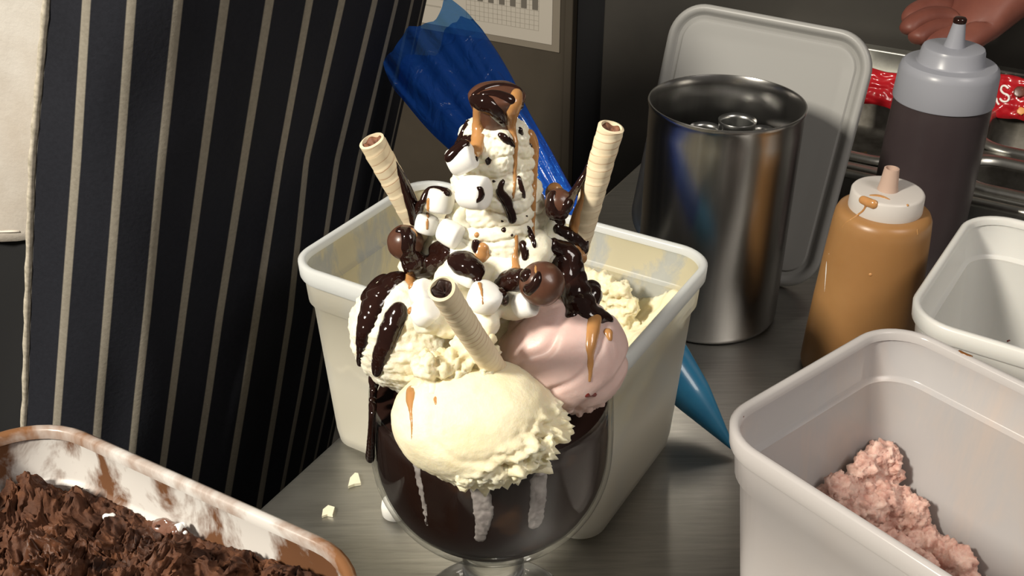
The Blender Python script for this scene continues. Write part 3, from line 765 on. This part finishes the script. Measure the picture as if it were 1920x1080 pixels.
# ------------------------------------------------------------------ apron wearer
rows = [0, 300, 590, 740]
tab = [[88, 163, 247, 334, 421, 505, 580, 640, 703, 743, 773], [57, 146, 225, 302, 380, 456, 525, 566, 627, 668, 706],
       [50, 122, 202, 276, 341, 410, 480, 543, 588, 612, 640], [48, 110, 188, 259, 322, 390, 457, 520, 562, 592, 615]]
for r_ in tab: r_ += [r_[-1]+20, r_[-1]+26]
Yi = [.165, .155, .155, .163, .178, .198, .222, .252, .300, .37, .465, .535, .61]
def ax(i, y):
    i0 = min(int(i), 11); t = i-i0
    cs = []
    for r_ in tab: cs.append(r_[i0]*(1-t)+r_[i0+1]*t)
    lin = cs[0]+(cs[3]-cs[0])*y/740
    if y <= 0 or y >= 740: return lin
    return float(np.interp(y, rows, cs))*.75+lin*.25
def aY(i, y):
    i0 = min(int(i), 11); t = i-i0; v = Yi[i0]*(1-t)+Yi[i0+1]*t
    fold = .010*math.sin((i-5.2)*2.4+y*.004)*max(0, min(1, (i-4.5)/1.5))*min(1, max(.25, (y+150)/600))
    return v+fold+.004*noise.noise(Vector((i*.6, y*.004, 3)))
pr0 = PX(300, 900, .17)
man = empty('person', (pr0.x-.08, pr0.y+.1, -.9), 'person in a navy striped apron, white jacket and black trousers standing at the counter', 'person')
nu, nvv = 145, 70; V = []; UVs = []
def acol(i, y, back=0):
    p = PX(ax(i, y), y, aY(i, y)); return p+Vector((-en.x, -en.y, 0))*back
ys = [-260+1420*j/(nvv-1) for j in range(nvv)]
for i in range(nu):
    ii = 12*i/(nu-1)
    for y in ys: V.append(acol(ii, y)); UVs.append((ii, y/100))
apn = obj('apron', V, grid_faces(nu, nvv), M['apron'], man, uv=UVs)
sd = apn.modifiers.new('solid', 'SOLIDIFY'); sd.thickness = .0012; sd.offset = 0
reg(apn)
obj('apron_piping', *tube([acol(0, y)+Vector((0, -.001, 0)) for y in ys], [.0021+.0004*math.sin(k*1.9) for k in range(nvv)], 8), M['piping'], apn)
# jacket and trousers wrap the body behind the apron
def wrap(y0, y1, name, mat, nrow, back, left, wob=.0):
    V = []
    nf_, nb_ = 40, 24
    for j in range(nrow):
        y = y0+(y1-y0)*j/(nrow-1)
        front = []
        for k in range(nf_):
            t = k/(nf_-1); i = -2.6*left+(11.5+2.6*left)*t
            if i < 0:
                b = acol(0, y, back); x_ = ax(0, y)+i*92
                p = PX(x_, y, aY(0, y)+.018*i*i*.35)+Vector((-en.x, -en.y, 0))*back
            else: p = acol(i, y, back)
            p = p+Vector((-en.x, -en.y, 0))*wob*noise.noise(Vector((i*.9, y*.006, 9)))
            front.append(p)
        a, b = front[-1], front[0]; V += front
        mid = (a+b)/2+Vector((-en.x, -en.y, 0))*.03
        for k in range(1, nb_+1):
            t = math.pi*k/(nb_+1); ra = (a-mid); rb_ = (b-mid)
            V.append(mid+ra*((1+math.cos(t))/2)+rb_*((1-math.cos(t))/2)+Vector((-en.x, -en.y, 0))*(.17*math.sin(t)))
    n_ = nf_+nb_
    F = grid_faces(nrow, n_, False, True)+[tuple(range(n_))[::-1], tuple(range((nrow-1)*n_, nrow*n_))]
    return obj(name, V, F, mat, man)
wrap(-260, 1900, 'trousers', M['trousers'], 40, .022, .9)
jk = wrap(-255, 458, 'jacket', M['jacket'], 44, .010, 1.0, .008)
reg(jk)
hem = [PX(ax(0, 452)+i*92, 440+i*-2, aY(0, 452)+.018*i*i*.35-.0005)+Vector((-en.x, -en.y, 0))*.009 for i in [0, -.2, -.4, -.6, -.8, -1, -1.4, -1.8]]
obj('hem_stitching', *tube(hem, .0008, 6), M['stitch'], jk)
smear([apn], 'flour_smudge', [(382, 762, 12), (395, 748, 16), (418, 742, 12)], M['flour'], apn, flat=.1, voxel=.0008, smooth=1, disp=lambda c: .0012*fbm(c*500, 2))
smear([apn], 'flour_smudge', [(388, 750, 6), (400, 768, 10), (412, 758, 7)], M['flour'], apn, flat=.1, voxel=.0008, smooth=1)
smear([apn], 'flour_smudge', [(314, 800, 8)], M['flour'], apn, flat=.15, voxel=.0007, smooth=1)
smear([apn], 'flour_smudge', [(440, 462, 5), (470, 474, 5), (520, 490, 5)], M['flour'], apn, flat=.15, voxel=.0006, smooth=1)
smear([apn], 'flour_smudge', [(120, 162, 4), (130, 158, 4)], M['flour'], apn, flat=.15, voxel=.0006, smooth=1)

# ------------------------------------------------------------------ sundae
A = Vector((-.0028, 0, 0))
gob = empty('sundae_goblet', A, 'large clear stemmed glass goblet filled with dark chocolate sauce', 'glass')
Rb = .0610; zc = .1265
outer = []
for k in range(0, 15):
    a = math.radians(-78+78*k/14); outer.append((Rb*math.cos(a), zc+.0605*math.sin(a)))
outer += [(Rb, zc+.012), (Rb-.0004, zc+.022), (Rb-.0010, .1555), (Rb-.0015, .1625)]
inner = [(r_-.0022, z+(.0028 if z < .095 else 0)) for r_, z in outer[::-1]]
obj('bowl', *lathe(outer+[(Rb-.0024, .1635)]+inner, A, 96), M['glass_thin'], gob)
stem = [(.0, .0008), (.044, .0008), (.0458, .002), (.0452, .0036), (.036, .0058), (.024, .010), (.0180, .018), (.0168, .032), (.0168, .048), (.0178, .058), (.0205, .0672), (.0145, .0690), (.0, .0695)]
obj('stem_and_foot', *lathe(stem, A, 72, cap=False), M['glass'], gob)
chn = [(r_*.954, zc+(z-zc)*.952) for r_, z in outer if z < .159]
fil = empty('chocolate_sauce_filling', A+Vector((0, 0, .07)), 'dark chocolate sauce with pale streaks inside the glass goblet', 'sauce')
inn = obj('sauce_body', *lathe(chn, A, 96), M['choc_glass'], fil); reg(inn)
for path in ([(775, 800, 20), (782, 880, 20), (792, 930, 18), (800, 985, 10)], [(895, 870, 40), (900, 920, 42), (908, 960, 42), (905, 985, 34), (900, 1010, 26)], [(1008, 860, 38), (1010, 920, 40), (1006, 960, 38), (1003, 984, 34)]):
    smear([inn], 'pale_streak', path, M['streak'], fil, flat=.22, sink=.1, voxel=.0007, smooth=3, disp=lambda c: .0005*fbm(c*350, 2))

H = []       # surfaces the sauces can stick to
def scoop(name, c, R, mat, dispf, label, sq=(1, 1, 1), sub=6):
    V, F = icos(sub); out = []
    for v in V:
        out.append(c+Vector((v.x*sq[0], v.y*sq[1], v.z*sq[2]))*(R*(1+dispf(v))))
    r_ = empty(name, (c.x, c.y, c.z-R), label, 'ice cream', 'scoops of ice cream heaped on the goblet')
    o = obj('scoop_body', out, F, mat, r_); reg(o); H.append(o); return r_, o
mdir = Vector((.72, -.35, -.6)).normalized()
def dv1(v):
    k = max(0, min(1, (v.dot(mdir)-.35)/.35)); low = max(0, min(1, (-v.z-.45)/.3))
    return .035*noise.noise(v*1.6)+.012*noise.noise(v*5)+.004*fbm(v*14, 2)+k*(.23*fbm(v*6+Vector((3, 1, 0)), 4)+.04)+low*.07*fbm(v*9, 3) - .03*math.exp(-((v.dot(Vector((.45, -.3, .6)))-.30+.12*noise.noise(v*2))**2)/.0012)
cV = PX(893, 786, -.046); sc1, sc1b = scoop('ice_cream_scoop', cV, PD(cV, 149), M['vanilla'], dv1, 'pale yellow vanilla scoop hanging over the front of the goblet', (1.06, .85, .76))
FA = (rt*.80-up*.60); FB = (rt*.6+up*.8)
def dv2(v):
    s_ = v.dot(FA)*1.75+.35*v.dot(FB)**2+.30*noise.noise(v*1.3)+.1; t = s_-math.floor(s_)
    crease = math.exp(-((t-.5)**2)/.012)
    low = max(0, min(1, (-v.z-.45)/.25))
    return .03*noise.noise(v*1.5)-.10*crease*(.6+.5*noise.noise(v*2+Vector((5, 0, 0))))+.008*noise.noise(v*6)+low*.11*fbm(v*8, 3)
cS = PX(1058, 664, -.016); sc2, sc2b = scoop('ice_cream_scoop', cS, PD(cS, 120), M['strawb'], dv2, 'dusky pink ice cream scoop on the right of the goblet', (1.03, .95, .92))
def dv3(v):
    return .05*noise.noise(v*1.7)+.05*fbm(Vector((v.x*3, v.y*3, v.z*7)), 4)+.02*fbm(v*14, 2)
cT = PX(767, 622, -.006); sc3, sc3b = scoop('ice_cream_scoop', cT, PD(cT, 112), M['vanilla_pale'], dv3, 'off-white ice cream scoop striped with chocolate sauce on the left of the goblet', (.98, .9, 1.05))
cU = PX(925, 590, .026); sc4, sc4b = scoop('ice_cream_scoop', cU, PD(cU, 165), M['vanilla_pale'], dv3, 'off-white ice cream mound in the middle under the whipped cream', (1.0, .8, .95))
# loose fluffy curls between the two vanilla scoops
random.seed(3); bl = []
for k in range(60):
    t = random.random(); x = 790+125*t+random.uniform(-15, 15); y = 720-45*t+random.uniform(-38, 30)
    bl.append((PX(x, y, -.052+.012*random.random()+.008*t), random.uniform(.003, .0062)))
V, F = fuse(bl, .0011, 1, lambda c: .0026*fbm(c*240, 4)); fl = obj('scoop_curls', V, F, M['vanilla'], sc1, recalc=False); reg(fl); H.append(fl)
# ragged skirt under the front scoop
bl = []
for k in range(70):
    t = random.random(); a = math.radians(-20-110*t); rr = 150+random.uniform(-14, 6)
    x = 893+rr*1.04*math.cos(a); y = 785-rr*.76*math.sin(a)
    if x > 860: bl.append((PX(x, y, -.060-.012*abs(math.sin(a))), random.uniform(.0016, .0036)))
V, F = fuse(bl, .0008, 1, lambda c: .0016*fbm(c*420, 3)); obj('ragged_edge', V, F, M['vanilla'], sc1, recalc=False)

# whipped cream tower
def whip():
    zb, zt = PX(930, 520, .012).z, PX(930, 215, .012).z
    nz_, nth = 240, 150; V = []
    base = PX(934, 520, .012); topc = PX(928, 215, .012)
    for i in range(nz_):
        t = i/(nz_-1)
        c = base.lerp(topc, t)
        R_ = float(np.interp(t, [0, .12, .3, .6, .85, .95, 1], [.0315, .0275, .0235, .0195, .0155, .0115, .001]))
        for j in range(nth):
            th = 2*math.pi*j/nth
            u = 11.5*t+th/(2*math.pi)*1.0+.75*noise.noise(Vector((math.cos(th)*1.2, math.sin(th)*1.2, t*5)))
            rd = abs(math.sin(math.pi*u))**.55
            d_ = .0017*(rd-.6)+.0030*noise.noise(Vector((math.cos(th)*2, math.sin(th)*2, t*7)))+.0009*noise.noise(Vector((math.cos(th)*14, math.sin(th)*14, t*45)))
            r_ = max(R_+d_*min(1, R_/.012), .0003)
            V.append(c+Vector((math.cos(th)*r_, math.sin(th)*r_*.95, 0)))
    F = grid_faces(nz_, nth, False, True)+[tuple(range(nth))[::-1], tuple(range((nz_-1)*nth, nz_*nth))]
    return V, F, base
V, F, wb_ = whip()
wr = empty('whipped_cream', wb_, 'tall ruffled tower of whipped cream with sauce drips on top of the sundae', 'whipped cream')
wo = obj('cream_tower', V, F, M['whip'], wr); reg(wo); H.append(wo)
random.seed(5); bl = []
for (x, y, r_, Y) in ((800, 560, 34, -.022), (840, 600, 34, -.028), (800, 600, 30, -.03), (870, 480, 42, -.005), (850, 530, 40, -.018), (960, 560, 40, -.02), (985, 520, 40, -.012), (940, 520, 50, -.01), (1045, 480, 40, .005), (1060, 540, 40, .0), (1100, 560, 32, .004), (820, 470, 30, .003), (780, 500, 34, .004), (800, 420, 18, .008), (1040, 430, 26, .012), (870, 420, 26, .0), (1000, 470, 40, -.004), (865, 400, 22, .0), (900, 600, 40, -.03)):
    p = PX(x, y, Y); bl.append((p, PD(p, r_)))
V, F = fuse(bl, .0016, 3, lambda c: .0022*fbm(c*110, 3)); wb2 = obj('cream_base', V, F, M['whip'], wr, recalc=False); reg(wb2); H.append(wb2)

# wafers
def wafer(a, b, r0, label, fillm, turns=9):
    a, b = Vector(a), Vector(b); ax_ = (b-a); L = ax_.length; ax_.normalize(); x, y, d = frame(ax_)
    r_ = empty('rolled_wafer', a, label, 'wafer', 'rolled wafers stuck in the sundae')
    nn, nl = 48, 90; V = []; uv = []
    for i in range(nl):
        t = i/(nl-1)
        for j in range(nn):
            th = 2*math.pi*j/nn; ph = turns*t-th/(2*math.pi); fr_ = ph-math.floor(ph)
            rr = r0*(1+.055*(fr_-.5)*(1 if fr_ < .92 else -(fr_-.96)*25)+.03*noise.noise(Vector((math.cos(th), math.sin(th), t*6))))
            V.append(a+d*(L*t)+(x*math.cos(th)+y*math.sin(th))*rr); uv.append((th, ph))
    F = grid_faces(nl, nn, False, True)
    k0 = len(V)
    for rr, back in ((.80, .0004), (.74, -.002), (.70, -.012)):    # inner wall at the open end
        for j in range(nn):
            th = 2*math.pi*j/nn; V.append(b+d*(back)+(x*math.cos(th)+y*math.sin(th))*r0*rr*(1+.03*math.sin(3*th))); uv.append((th, .5))
    for s_ in range(3):
        A_ = (nl-1)*nn if s_ == 0 else k0+(s_-1)*nn; B_ = k0+s_*nn
        for j in range(nn): F.append((A_+j, A_+(j+1) % nn, B_+(j+1) % nn, B_+j))
    F.append(tuple(range(nn))[::-1])
    o = obj('wafer_shell', V, F, M['wafer'], r_, uv=uv); sharp(o, 50); reg(o); H.append(o)
    V = []; 
    for rr, back in ((.79, -.0022), (.78, -.0008), (.60, -.0012), (.42, -.0022), (.2, -.0035), (.05, -.004)):
        for j in range(nn):
            th = 2*math.pi*j/nn; V.append(b+d*(back+.0005*math.sin(5*th))+(x*math.cos(th)+y*math.sin(th))*r0*rr)
    F = grid_faces(6, nn, False, True)+[tuple(range(5*nn, 6*nn))]
    obj('chocolate_lining', V, F, M[fillm], r_); return r_, o
pA = PX(806, 462, .012); pB = PX(697, 264, .002)
wf1, wf1b = wafer(pA, pB, PD(pB, 25), 'rolled wafer leaning out on the left of the sundae', 'cocoa_light', 8)
pA = PX(1080, 470, .016); pB = PX(1146, 238, .008)
wf2, wf2b = wafer(pA, pB, PD(pB, 25), 'rolled wafer leaning out on the right of the sundae', 'cocoa_light', 9)
pA = PX(938, 708, -.034); pB = PX(828, 541, -.078)
wf3, wf3b = wafer(pA, pB, PD(pB, 27), 'rolled wafer pointing at the viewer between vanilla and pink scoops', 'cocoa', 13)

# marshmallows
def mallow(x, y, Y, axis, rpx, hpx, label):
    p = PX(x, y, Y); r_ = PD(p, rpx); h_ = PD(p, hpx)/2; d = (rt*axis[0]+up*axis[1]-fw*axis[2]).normalized()
    prof = [(r_*.02, -h_), (r_*.6, -h_*.99), (r_*.85, -h_*.93), (r_*.97, -h_*.75), (r_, -h_*.4), (r_*1.02, 0), (r_, h_*.4), (r_*.97, h_*.75), (r_*.85, h_*.93), (r_*.6, h_*.99), (r_*.02, h_)]
    V, F = lathe(prof, p, 40, d); V = [v+(v-p).normalized()*(r_*.07*noise.noise(v*130)) for v in V]
    o = obj('marshmallow', V, F, M['mallow'], label=label, cat='marshmallow', group='white marshmallows on the sundae'); reg(o); H.append(o); return o
mallow(866, 298, -.008, (.9, .35, .3), 27, 52, 'white marshmallow draped with chocolate sauce high on the left of the cream tower')
mallow(889, 361, -.014, (.8, -.15, .45), 32, 54, 'largest white marshmallow, with one heart-like chocolate drop, on the cream tower')
mallow(826, 376, .0, (.15, 1, .25), 27, 44, 'white marshmallow under a chocolate drizzle beside the left wafer')
mallow(845, 438, -.006, (.85, -.45, .35), 24, 44, 'white marshmallow without sauce below the left wafer')
mallow(800, 420, .002, (.3, .9, .3), 22, 36, 'white marshmallow with a thin caramel line at the foot of the left wafer')
mallow(908, 558, -.034, (.35, .75, .6), 32, 44, 'white marshmallow with a caramel drip right of the front wafer')
mallow(792, 548, -.026, (.7, .4, .5), 24, 36, 'white marshmallow just left of the front wafer opening')
mallow(868, 508, -.022, (.85, -.5, .3), 24, 66, 'white marshmallow behind the front wafer, half under chocolate sauce')
mallow(797, 585, -.034, (.6, .5, .6), 26, 40, 'white marshmallow on the left scoop below the front wafer opening')
mallow(985, 572, -.030, (.8, .2, .5), 24, 40, 'white marshmallow under the chocolate ball above the pink scoop')
# chocolate balls
def cball(x, y, Y, rpx, label, bumpy=.03):
    p = PX(x, y, Y); r_ = PD(p, rpx); V, F = icos(4)
    o = obj('chocolate_ball', [p+v*(r_*(1+bumpy*noise.noise(v*2.2+p*50))) for v in V], F, M['milkchoc'], label=label, cat='chocolate', group='round chocolates on the sundae'); reg(o); H.append(o); return o
cball(760, 455, .0, 34, 'round milk chocolate at the foot of the left wafer')
cball(1016, 532, -.030, 43, 'round milk chocolate streaked with caramel above the pink scoop')
cball(1048, 380, .002, 27, 'round chocolate coated in dark sauce beside the right wafer')
cball(1040, 362, .014, 18, 'small round chocolate with caramel on top behind the right wafer')
# chocolate on top
pT = PX(932, 198, .010)
prof = []
r1, r2, hh = PD(pT, 36), PD(pT, 53), PD(pT, 88)
prof = [(r1*.3, -hh*.5), (r1*.9, -hh*.48), (r1, -hh*.40), (r1*1.14, -hh*.18), (r2*.92, hh*.06), (r2, hh*.20), (r2*.97, hh*.30), (r2*.74, hh*.40), (r2*.3, hh*.47), (r2*.02, hh*.475)]
V, F = lathe([(q[0], q[1]) for q in [tuple(x) for x in spline(prof, 4)]], pT, 64, (.04, 0, 1))
V = [v+(v-pT).normalized()*(.0012*noise.noise(v*90)) for v in V]
tp = obj('chocolate_piece', V, F, M['milkchoc'], label='milk chocolate piece crowning the whipped cream tower', cat='chocolate'); reg(tp); H.append(tp)

# sauces --------------------------------------------------------------
def choc(*p, **k): return smear(H, 'chocolate_drip', list(p), M['sauce'], wscale=1.45, **k)
def cara(*p, **k): return smear(H, 'caramel_drip', list(p), M['caramel'], wscale=1.4, **k)
# caramel on the top piece and tower
cara((896, 190, 12), (893, 215, 18), (896, 245, 20), (893, 275, 22), (893, 293, 14))
cara((972, 168, 16), (966, 195, 26), (960, 225, 20), (961, 245, 13), (966, 275, 13), (966, 310, 9), (965, 345, 7), (962, 372, 6), dens=6)
cara((995, 248, 16), (1004, 268, 18), (1003, 310, 14), (1002, 360, 10), (1000, 420, 8), (1001, 455, 5), dens=6)
choc((882, 190, 18), (905, 194, 26), (925, 206, 24), (940, 222, 20), (946, 234, 12))
choc((884, 180, 9), (905, 166, 11), (935, 158, 12), (972, 164, 12), (978, 175, 8))
choc((900, 176, 10), (930, 174, 15), (955, 184, 17), (978, 200, 15))
choc((878, 225, 8), (868, 245, 10), (862, 262, 12), (850, 280, 12), (842, 300, 9))
choc((838, 298, 16), (856, 277, 20), (880, 263, 18), (898, 262, 16))
choc((893, 285, 14), (894, 300, 10))
choc((936, 250, 9), (950, 262, 13), (966, 274, 13))
choc((975, 242, 9), (977, 250, 10)); choc((996, 273, 9)); choc((916, 300, 11), (915, 305, 9)); choc((932, 301, 5))
choc((944, 338, 9), (937, 352, 11), (936, 362, 14), (950, 375, 17), (957, 395, 15), (960, 412, 14), dens=7)
choc((972, 330, 7), (976, 345, 9), (982, 365, 8), (984, 372, 5)); choc((926, 340, 7)); choc((988, 405, 6)); choc((942, 415, 7)); choc((944, 431, 10)); choc((960, 441, 7)); choc((969, 316, 4)); choc((945, 322, 4))
choc((990, 425, 8), (998, 445, 10), (1003, 462, 8))
choc((894, 349, 5), (899, 356, 12), (907, 361, 13), (902, 369, 14), (896, 377, 8), (893, 381, 4)); 
# left side
choc((742, 300, 4), (750, 322, 12), (762, 350, 18), (772, 378, 20), (778, 400, 18), (775, 420, 12), dens=7)
choc((840, 360, 18), (820, 352, 14), (800, 356, 13), (792, 375, 14), (785, 395, 18), (778, 410, 12), dens=6)
cara((803, 372, 9), (802, 400, 8), (801, 430, 6))
cara((770, 432, 14), (780, 440, 10))
choc((745, 432, 12), (760, 428, 14), (770, 440, 22), (764, 465, 22), (768, 490, 34), (790, 505, 36), (815, 500, 32), (830, 488, 26), (838, 470, 24), (826, 458, 22), (812, 470, 18), dens=6)
choc((770, 470, 18), (760, 492, 22), (775, 505, 30), (805, 512, 26), dens=6)
choc((848, 480, 26), (865, 490, 38), (888, 494, 40), (898, 510, 26), (896, 528, 12), dens=6)
choc((893, 452, 12), (890, 465, 14), (896, 475, 10)); cara((903, 463, 14), (906, 475, 28)); cara((894, 440, 10))
cara((766, 512, 12), (769, 528, 17), (770, 536, 13)); cara((768, 582, 13)); cara((898, 525, 10), (903, 545, 7), (906, 572, 5))
choc((755, 515, 22), (735, 528, 34), (712, 548, 42), (696, 575, 42), (686, 605, 32), (677, 640, 22), (673, 668, 14), (673, 684, 10), dens=8)
choc((750, 578, 26), (736, 600, 34), (726, 632, 30), (716, 660, 28), (704, 690, 22), (705, 702, 14), dens=8)
choc((722, 520, 18), (700, 530, 20), (686, 560, 20), dens=6)
# middle right
choc((934, 535, 28), (950, 530, 38), (965, 520, 34), (985, 515, 20), dens=6)
choc((938, 545, 20), (946, 562, 16), (946, 572, 8)); choc((985, 545, 18), (1000, 540, 16), (1008, 522, 14), (1010, 510, 8), dens=6)
cara((968, 440, 7), (968, 465, 9), (966, 490, 12), (968, 515, 18), (968, 528, 16), dens=6); cara((1004, 495, 6), (1005, 512, 6), (1006, 520, 4))
choc((978, 455, 12), (985, 470, 14), (984, 485, 10))
# right side
choc((1105, 290, 6), (1098, 320, 10), (1086, 340, 12), (1074, 360, 14), (1066, 385, 20), (1058, 400, 14), dens=7)
choc((1036, 360, 14), (1030, 380, 16), (1035, 400, 22), (1048, 410, 24), (1062, 395, 14), dens=6)
cara((1030, 352, 14), (1040, 348, 18), (1052, 352, 10)); cara((1060, 352, 12), (1064, 358, 10))
cara((1090, 345, 8), (1092, 370, 10), (1082, 395, 16), (1076, 420, 20), (1072, 440, 18), dens=6)
choc((1042, 425, 14), (1055, 438, 22), (1075, 450, 28), (1090, 462, 24), (1098, 472, 14), dens=6)
cara((1080, 470, 22), (1090, 488, 20))
choc((1034, 462, 24), (1055, 460, 26), (1070, 480, 36), (1078, 510, 40), (1085, 540, 46), (1090, 575, 44), (1100, 592, 36), (1125, 585, 28), (1142, 598, 18), dens=8)
choc((1045, 492, 30), (1065, 500, 40), (1080, 520, 40), (1072, 555, 30), (1070, 590, 20), dens=7)
choc((1105, 510, 24), (1112, 530, 24), (1108, 560, 30)); 
cara((1117, 590, 22), (1112, 620, 22), (1108, 655, 17), (1107, 690, 10), (1106, 715, 7), dens=7)
cara((1120, 545, 10), (1122, 560, 10)); cara((1140, 620, 16), (1144, 635, 12))
choc((1085, 470, 20), (1100, 455, 10))
smear(H, 'red_syrup', [(1098, 742, 16), (1115, 740, 14)], M['redspeck'], sc2, flat=.3)
cara((770, 725, 12), (769, 745, 18), (770, 770, 9), (772, 800, 6), (772, 830, 4), dens=6); cara((816, 745, 9), (817, 758, 6))
# sauce running down the outside of the glass on the left
gl = bpy.data.objects.get('bowl'); reg(gl)
smear([gl], 'chocolate_drip', [(702, 705, 26), (699, 760, 20), (697, 800, 20), (695, 840, 24), (694, 858, 26)], M['sauce'], gob, dens=6, sink=.0, label='chocolate sauce run')

# bits on the counter
def flake(name, pts, z, th, mat, label):
    b = [PZ(x, y, z) for x, y in pts]; n_ = len(b); t_ = [p+Vector((0, 0, th*(.8+.4*random.random()))) for p in b]
    V = b+t_; F = [tuple(range(n_))[::-1], tuple(range(n_, 2*n_))]+[(i, (i+1) % n_, n_+(i+1) % n_, n_+i) for i in range(n_)]
    return obj(name, V, F, mat, smooth=False, label=label, cat='flake')
flake('cream_flake', [(653, 916), (657, 900), (666, 891), (672, 892), (677, 910), (665, 912)], .0002, .002, M['crumb'], 'pale cream flake on the counter close to the cream tub')
flake('cream_flake', [(604, 971), (606, 959), (616, 952), (628, 955), (624, 970), (614, 968)], .0002, .002, M['crumb'], 'pale cream flake on the counter above the chocolate tub rim')
p = PZ(742, 965, 0); V, F = lathe([(.001, .0002), (.007, .0003), (.0085, .002), (.0088, .007), (.0082, .011), (.006, .0126), (.001, .013)], p, 32)
obj('marshmallow', V, F, M['mallow'], label='white marshmallow fallen on the counter behind the goblet', cat='marshmallow')
# specks on the tub rims
for o in (tubP.rim, tubP.body, tubW.rim, tubW.body, tubA.body, tubA.rim): reg(o)
smear([tubP.rim], 'sauce_stain', [(1796, 655, 7), (1806, 662, 10), (1822, 668, 8)], M['stain'], tubP.root, flat=.5, voxel=.0006, smooth=2)
smear([tubP.rim, tubP.body], 'syrup_speck', [(1393, 783, 6), (1396, 780, 5)], M['redspeck'], tubP.root, flat=.3, voxel=.0005, smooth=2)
smear([tubP.rim, tubP.body], 'syrup_speck', [(1465, 795, 4)], M['redspeck'], tubP.root, flat=.3, voxel=.0005, smooth=2)
smear([tubW.rim, tubW.body], 'syrup_speck', [(1889, 640, 6), (1893, 638, 5)], M['redspeck'], tubW.root, flat=.3, voxel=.0005, smooth=2)
for pth in ([(1165, 712, 4), (1170, 708, 4)], [(1178, 700, 4), (1176, 712, 4)]):
    smear([tubA.rim, tubA.body], 'syrup_speck', pth, M['redspeck'], tubA.root, flat=.3, voxel=.0005, smooth=2)
for o in bpy.data.objects:
    for k in ('_o', '_bvh_i'):
        if k in o: del o[k]
